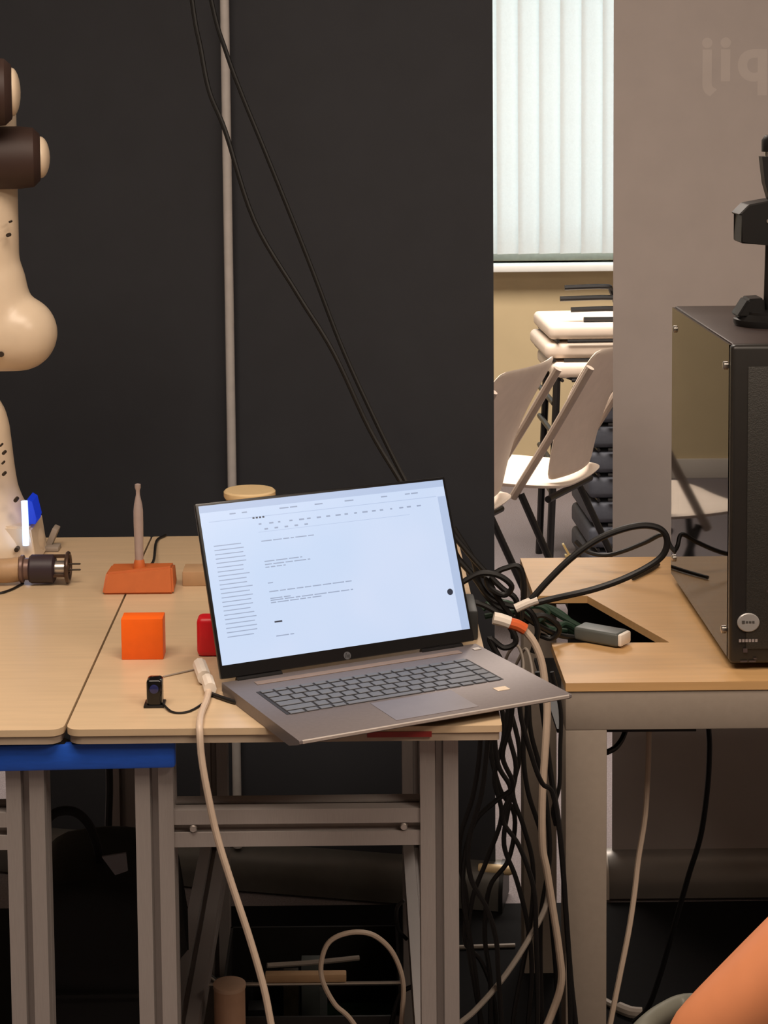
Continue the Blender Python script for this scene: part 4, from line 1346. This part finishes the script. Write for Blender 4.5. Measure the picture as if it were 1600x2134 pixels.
SH = P(1925, 1790, 1.60)
EL = P(1432, 2222, 1.62)
SHx, SHz = SH.x, SH.z
sh_r = Vector((2 * PX - SHx + .10, 1.60, SHz))
cxp = (SHx + sh_r.x) / 2
person = thing('person', (cxp, 1.55, 0), 'person sitting at the lower right, a bare arm propped with the elbow out', 'person')
hipz = .44
N = {
    'pelvis': (Vector((cxp, 1.50, hipz + .06)), (.15, .11)), 'waist': (Vector((cxp, 1.51, SHz - .30)), (.135, .10)),
    'chest': (Vector((cxp, 1.56, SHz - .13)), (.15, .11)), 'neck': (Vector((cxp, 1.60, SHz + .06)), .052),
    'chin': (Vector((cxp, 1.63, SHz + .13)), .06), 'head': (Vector((cxp, 1.635, SHz + .20)), (.082, .098)), 'crown': (Vector((cxp, 1.63, SHz + .26)), (.06, .07)),
    'sh_l': (Vector((SHx, 1.60, SHz)), .058), 'up_l': ((SH * .55 + EL * .45), .054), 'el_l': (EL, .043),
    'fo_l': (EL + Vector((.10, .10, -.012)), .039), 'wr_l': (EL + Vector((.19, .18, -.035)), .026), 'pa_l': (EL + Vector((.235, .215, -.045)), (.036, .02)),
    'sh_r': (sh_r, .058), 'el_r': (sh_r + Vector((.09, .05, -.26)), .043), 'fo_r': (sh_r + Vector((.03, .14, -.28)), .039), 'wr_r': (sh_r + Vector((-.05, .24, -.27)), .026), 'pa_r': (sh_r + Vector((-.08, .28, -.27)), (.036, .02)),
}
for s, nm in ((-1, 'l'), (1, 'r')):
    N['hip_' + nm] = (Vector((cxp + s * .09, 1.54, hipz + .06)), .085)
    N['kn_' + nm] = (Vector((cxp + s * .13, 1.93, hipz + .07)), .06)
    N['an_' + nm] = (Vector((cxp + s * .13, 1.95, .09)), .04)
    N['to_' + nm] = (Vector((cxp + s * .14, 2.10, .04)), (.042, .03))
Eg = [('pelvis', 'waist'), ('waist', 'chest'), ('chest', 'neck'), ('neck', 'chin'), ('chin', 'head'), ('head', 'crown'),
      ('chest', 'sh_l'), ('sh_l', 'up_l'), ('up_l', 'el_l'), ('el_l', 'fo_l'), ('fo_l', 'wr_l'), ('wr_l', 'pa_l'),
      ('chest', 'sh_r'), ('sh_r', 'el_r'), ('el_r', 'fo_r'), ('fo_r', 'wr_r'), ('wr_r', 'pa_r')]
for nm in 'lr':
    Eg += [('pelvis', 'hip_' + nm), ('hip_' + nm, 'kn_' + nm), ('kn_' + nm, 'an_' + nm), ('an_' + nm, 'to_' + nm)]
fin_len = {'a': .072, 'b': .080, 'c': .074, 'd': .060}
for nm, dirv, side in (('l', Vector((.72, .66, -.2)).normalized(), 1), ('r', Vector((-.6, .75, 0)).normalized(), -1)):
    pa = N['pa_' + nm][0]
    u = dirv.cross(Vector((0, 0, 1))).normalized() * side
    for k, (fk, L_) in enumerate(fin_len.items()):
        b0 = pa + dirv * .028 + u * (-.027 + k * .018)
        N['k%s%s' % (fk, nm)] = (b0, .0095)
        N['m%s%s' % (fk, nm)] = (b0 + dirv * L_ * .5 - Vector((0, 0, .006)), .0085)
        N['t%s%s' % (fk, nm)] = (b0 + dirv * L_ * .9 - Vector((0, 0, .024)), .0072)
        Eg += [('pa_' + nm, 'k%s%s' % (fk, nm)), ('k%s%s' % (fk, nm), 'm%s%s' % (fk, nm)), ('m%s%s' % (fk, nm), 't%s%s' % (fk, nm))]
    N['th1' + nm] = (pa - dirv * .01 - u * .036 - Vector((0, 0, .008)), .0105)
    N['th2' + nm] = (pa + dirv * .03 - u * .054 - Vector((0, 0, .016)), .0088)
    Eg += [('pa_' + nm, 'th1' + nm), ('th1' + nm, 'th2' + nm)]
finish('body', skinbody(N, Eg, 'pelvis'), M_skin, person, True, 180)
SN = {'a': (Vector((cxp, 1.50, hipz + .05)), (.165, .125)), 'b': (Vector((cxp, 1.51, SHz - .30)), (.15, .115)), 'c': (Vector((cxp, 1.56, SHz - .13)), (.165, .125)), 'd': (Vector((cxp, 1.595, SHz + .02)), (.075, .065)),
      'l': (Vector((SHx, 1.60, SHz)), .070), 'l2': (SH * .86 + EL * .14, .068), 'r': (sh_r, .070), 'r2': (sh_r + Vector((.035, .02, -.10)), .068)}
finish('tshirt', skinbody(SN, [('a', 'b'), ('b', 'c'), ('c', 'd'), ('c', 'l'), ('l', 'l2'), ('c', 'r'), ('r', 'r2')], 'a'), M_shirt, person, True, 180)
TN = {'p': (Vector((cxp, 1.50, hipz + .05)), (.16, .118))}
TE = []
for s, nm in ((-1, 'l'), (1, 'r')):
    TN['h' + nm] = (Vector((cxp + s * .09, 1.54, hipz + .06)), .095); TN['k' + nm] = (Vector((cxp + s * .13, 1.93, hipz + .07)), .070); TN['f' + nm] = (Vector((cxp + s * .13, 1.95, .10)), .052)
    TE += [('p', 'h' + nm), ('h' + nm, 'k' + nm), ('k' + nm, 'f' + nm)]
finish('trousers', skinbody(TN, TE, 'p'), M_trouser, person, True, 180)
bm = NB(); bmesh.ops.create_uvsphere(bm, u_segments=20, v_segments=12, radius=1)
for v in bm.verts:
    v.co = Vector((v.co.x * .092, v.co.y * .108 - .018, max(v.co.z, -.35 if v.co.y < .2 else .35) * .095)) + Vector((cxp, 1.635, SHz + .225))
finish('hair', bm, M_hair, person)
for s in (-1, 1):
    bm = NB(); bmesh.ops.create_uvsphere(bm, u_segments=12, v_segments=8, radius=.012)
    bmesh.ops.translate(bm, verts=bm.verts, vec=(cxp + s * .032, 1.722, SHz + .195)); finish('eye', bm, M_white, person)
    bm = NB(); bmesh.ops.create_uvsphere(bm, u_segments=12, v_segments=8, radius=1)
    for v in bm.verts: v.co = Vector((cxp + s * .086 + v.co.x * .010, 1.63 + v.co.y * .018, SHz + .185 + v.co.z * .030))
    finish('ear', bm, M_skin, person)
bm = NB(); tube(bm, [(cxp, 1.725, SHz + .195), (cxp, 1.745, SHz + .165), (cxp, 1.735, SHz + .155)], .011, 4, 10); finish('nose', bm, M_skin, person)
bm = NB(); tube(bm, [(cxp - .022, 1.712, SHz + .128), (cxp, 1.722, SHz + .126), (cxp + .022, 1.712, SHz + .128)], .006, 4, 8); finish('mouth', bm, mat('lips', (176, 92, 78), .5), person)

# office chair under the person; its armrest shows beside the elbow
och = thing('office_chair', (cxp, 1.5, 0), 'grey office chair under the sitting person, its armrest showing beside the elbow', 'chair')
bm = NB(); box(bm, (cxp, 1.56, hipz - .100), (.46, .44, .07), None, .025, 3); finish('seat', bm, M_shirt, och)
bm = NB(); box(bm, (cxp, 1.27, .72), (.42, .05, .46), Matrix.Rotation(.1, 3, 'X'), .02, 3); finish('backrest', bm, M_shirt, och)
bm = NB(); lathe(bm, (cxp, 1.55, .06), (0, 0, 1), [(.03, 0), (.03, .2), (.02, .21), (.02, hipz - .135)], 16); finish('column', bm, M_blackplastic, och)
for k in range(5):
    a = k * 2 * PI / 5 + .3
    bm = NB(); tube(bm, [(cxp, 1.55, .09), (cxp + math.cos(a) * .26, 1.55 + math.sin(a) * .26, .06)], .018, 1, 8); finish('foot_spoke', bm, M_blackplastic, och)
    bm = NB(); lathe(bm, (cxp + math.cos(a) * .26 - .01, 1.55 + math.sin(a) * .26, .028), (1, 0, 0), [(.028, 0), (.028, .02)], 14); finish('castor', bm, M_blackplastic, och)
bm = NB(); tube(bm, [P(1300, 2215, 1.74), P(1338, 2150, 1.76), P(1386, 2112, 1.79), P(1440, 2094, 1.80), P(1540, 2110, 1.74), P(1640, 2200, 1.6), (cxp - .22, 1.52, hipz - .08)], .011, 6, 12)
finish('armrest', bm, mat('armrest_grey', (96, 96, 86), .5), och)['label'] = 'grey curved armrest'
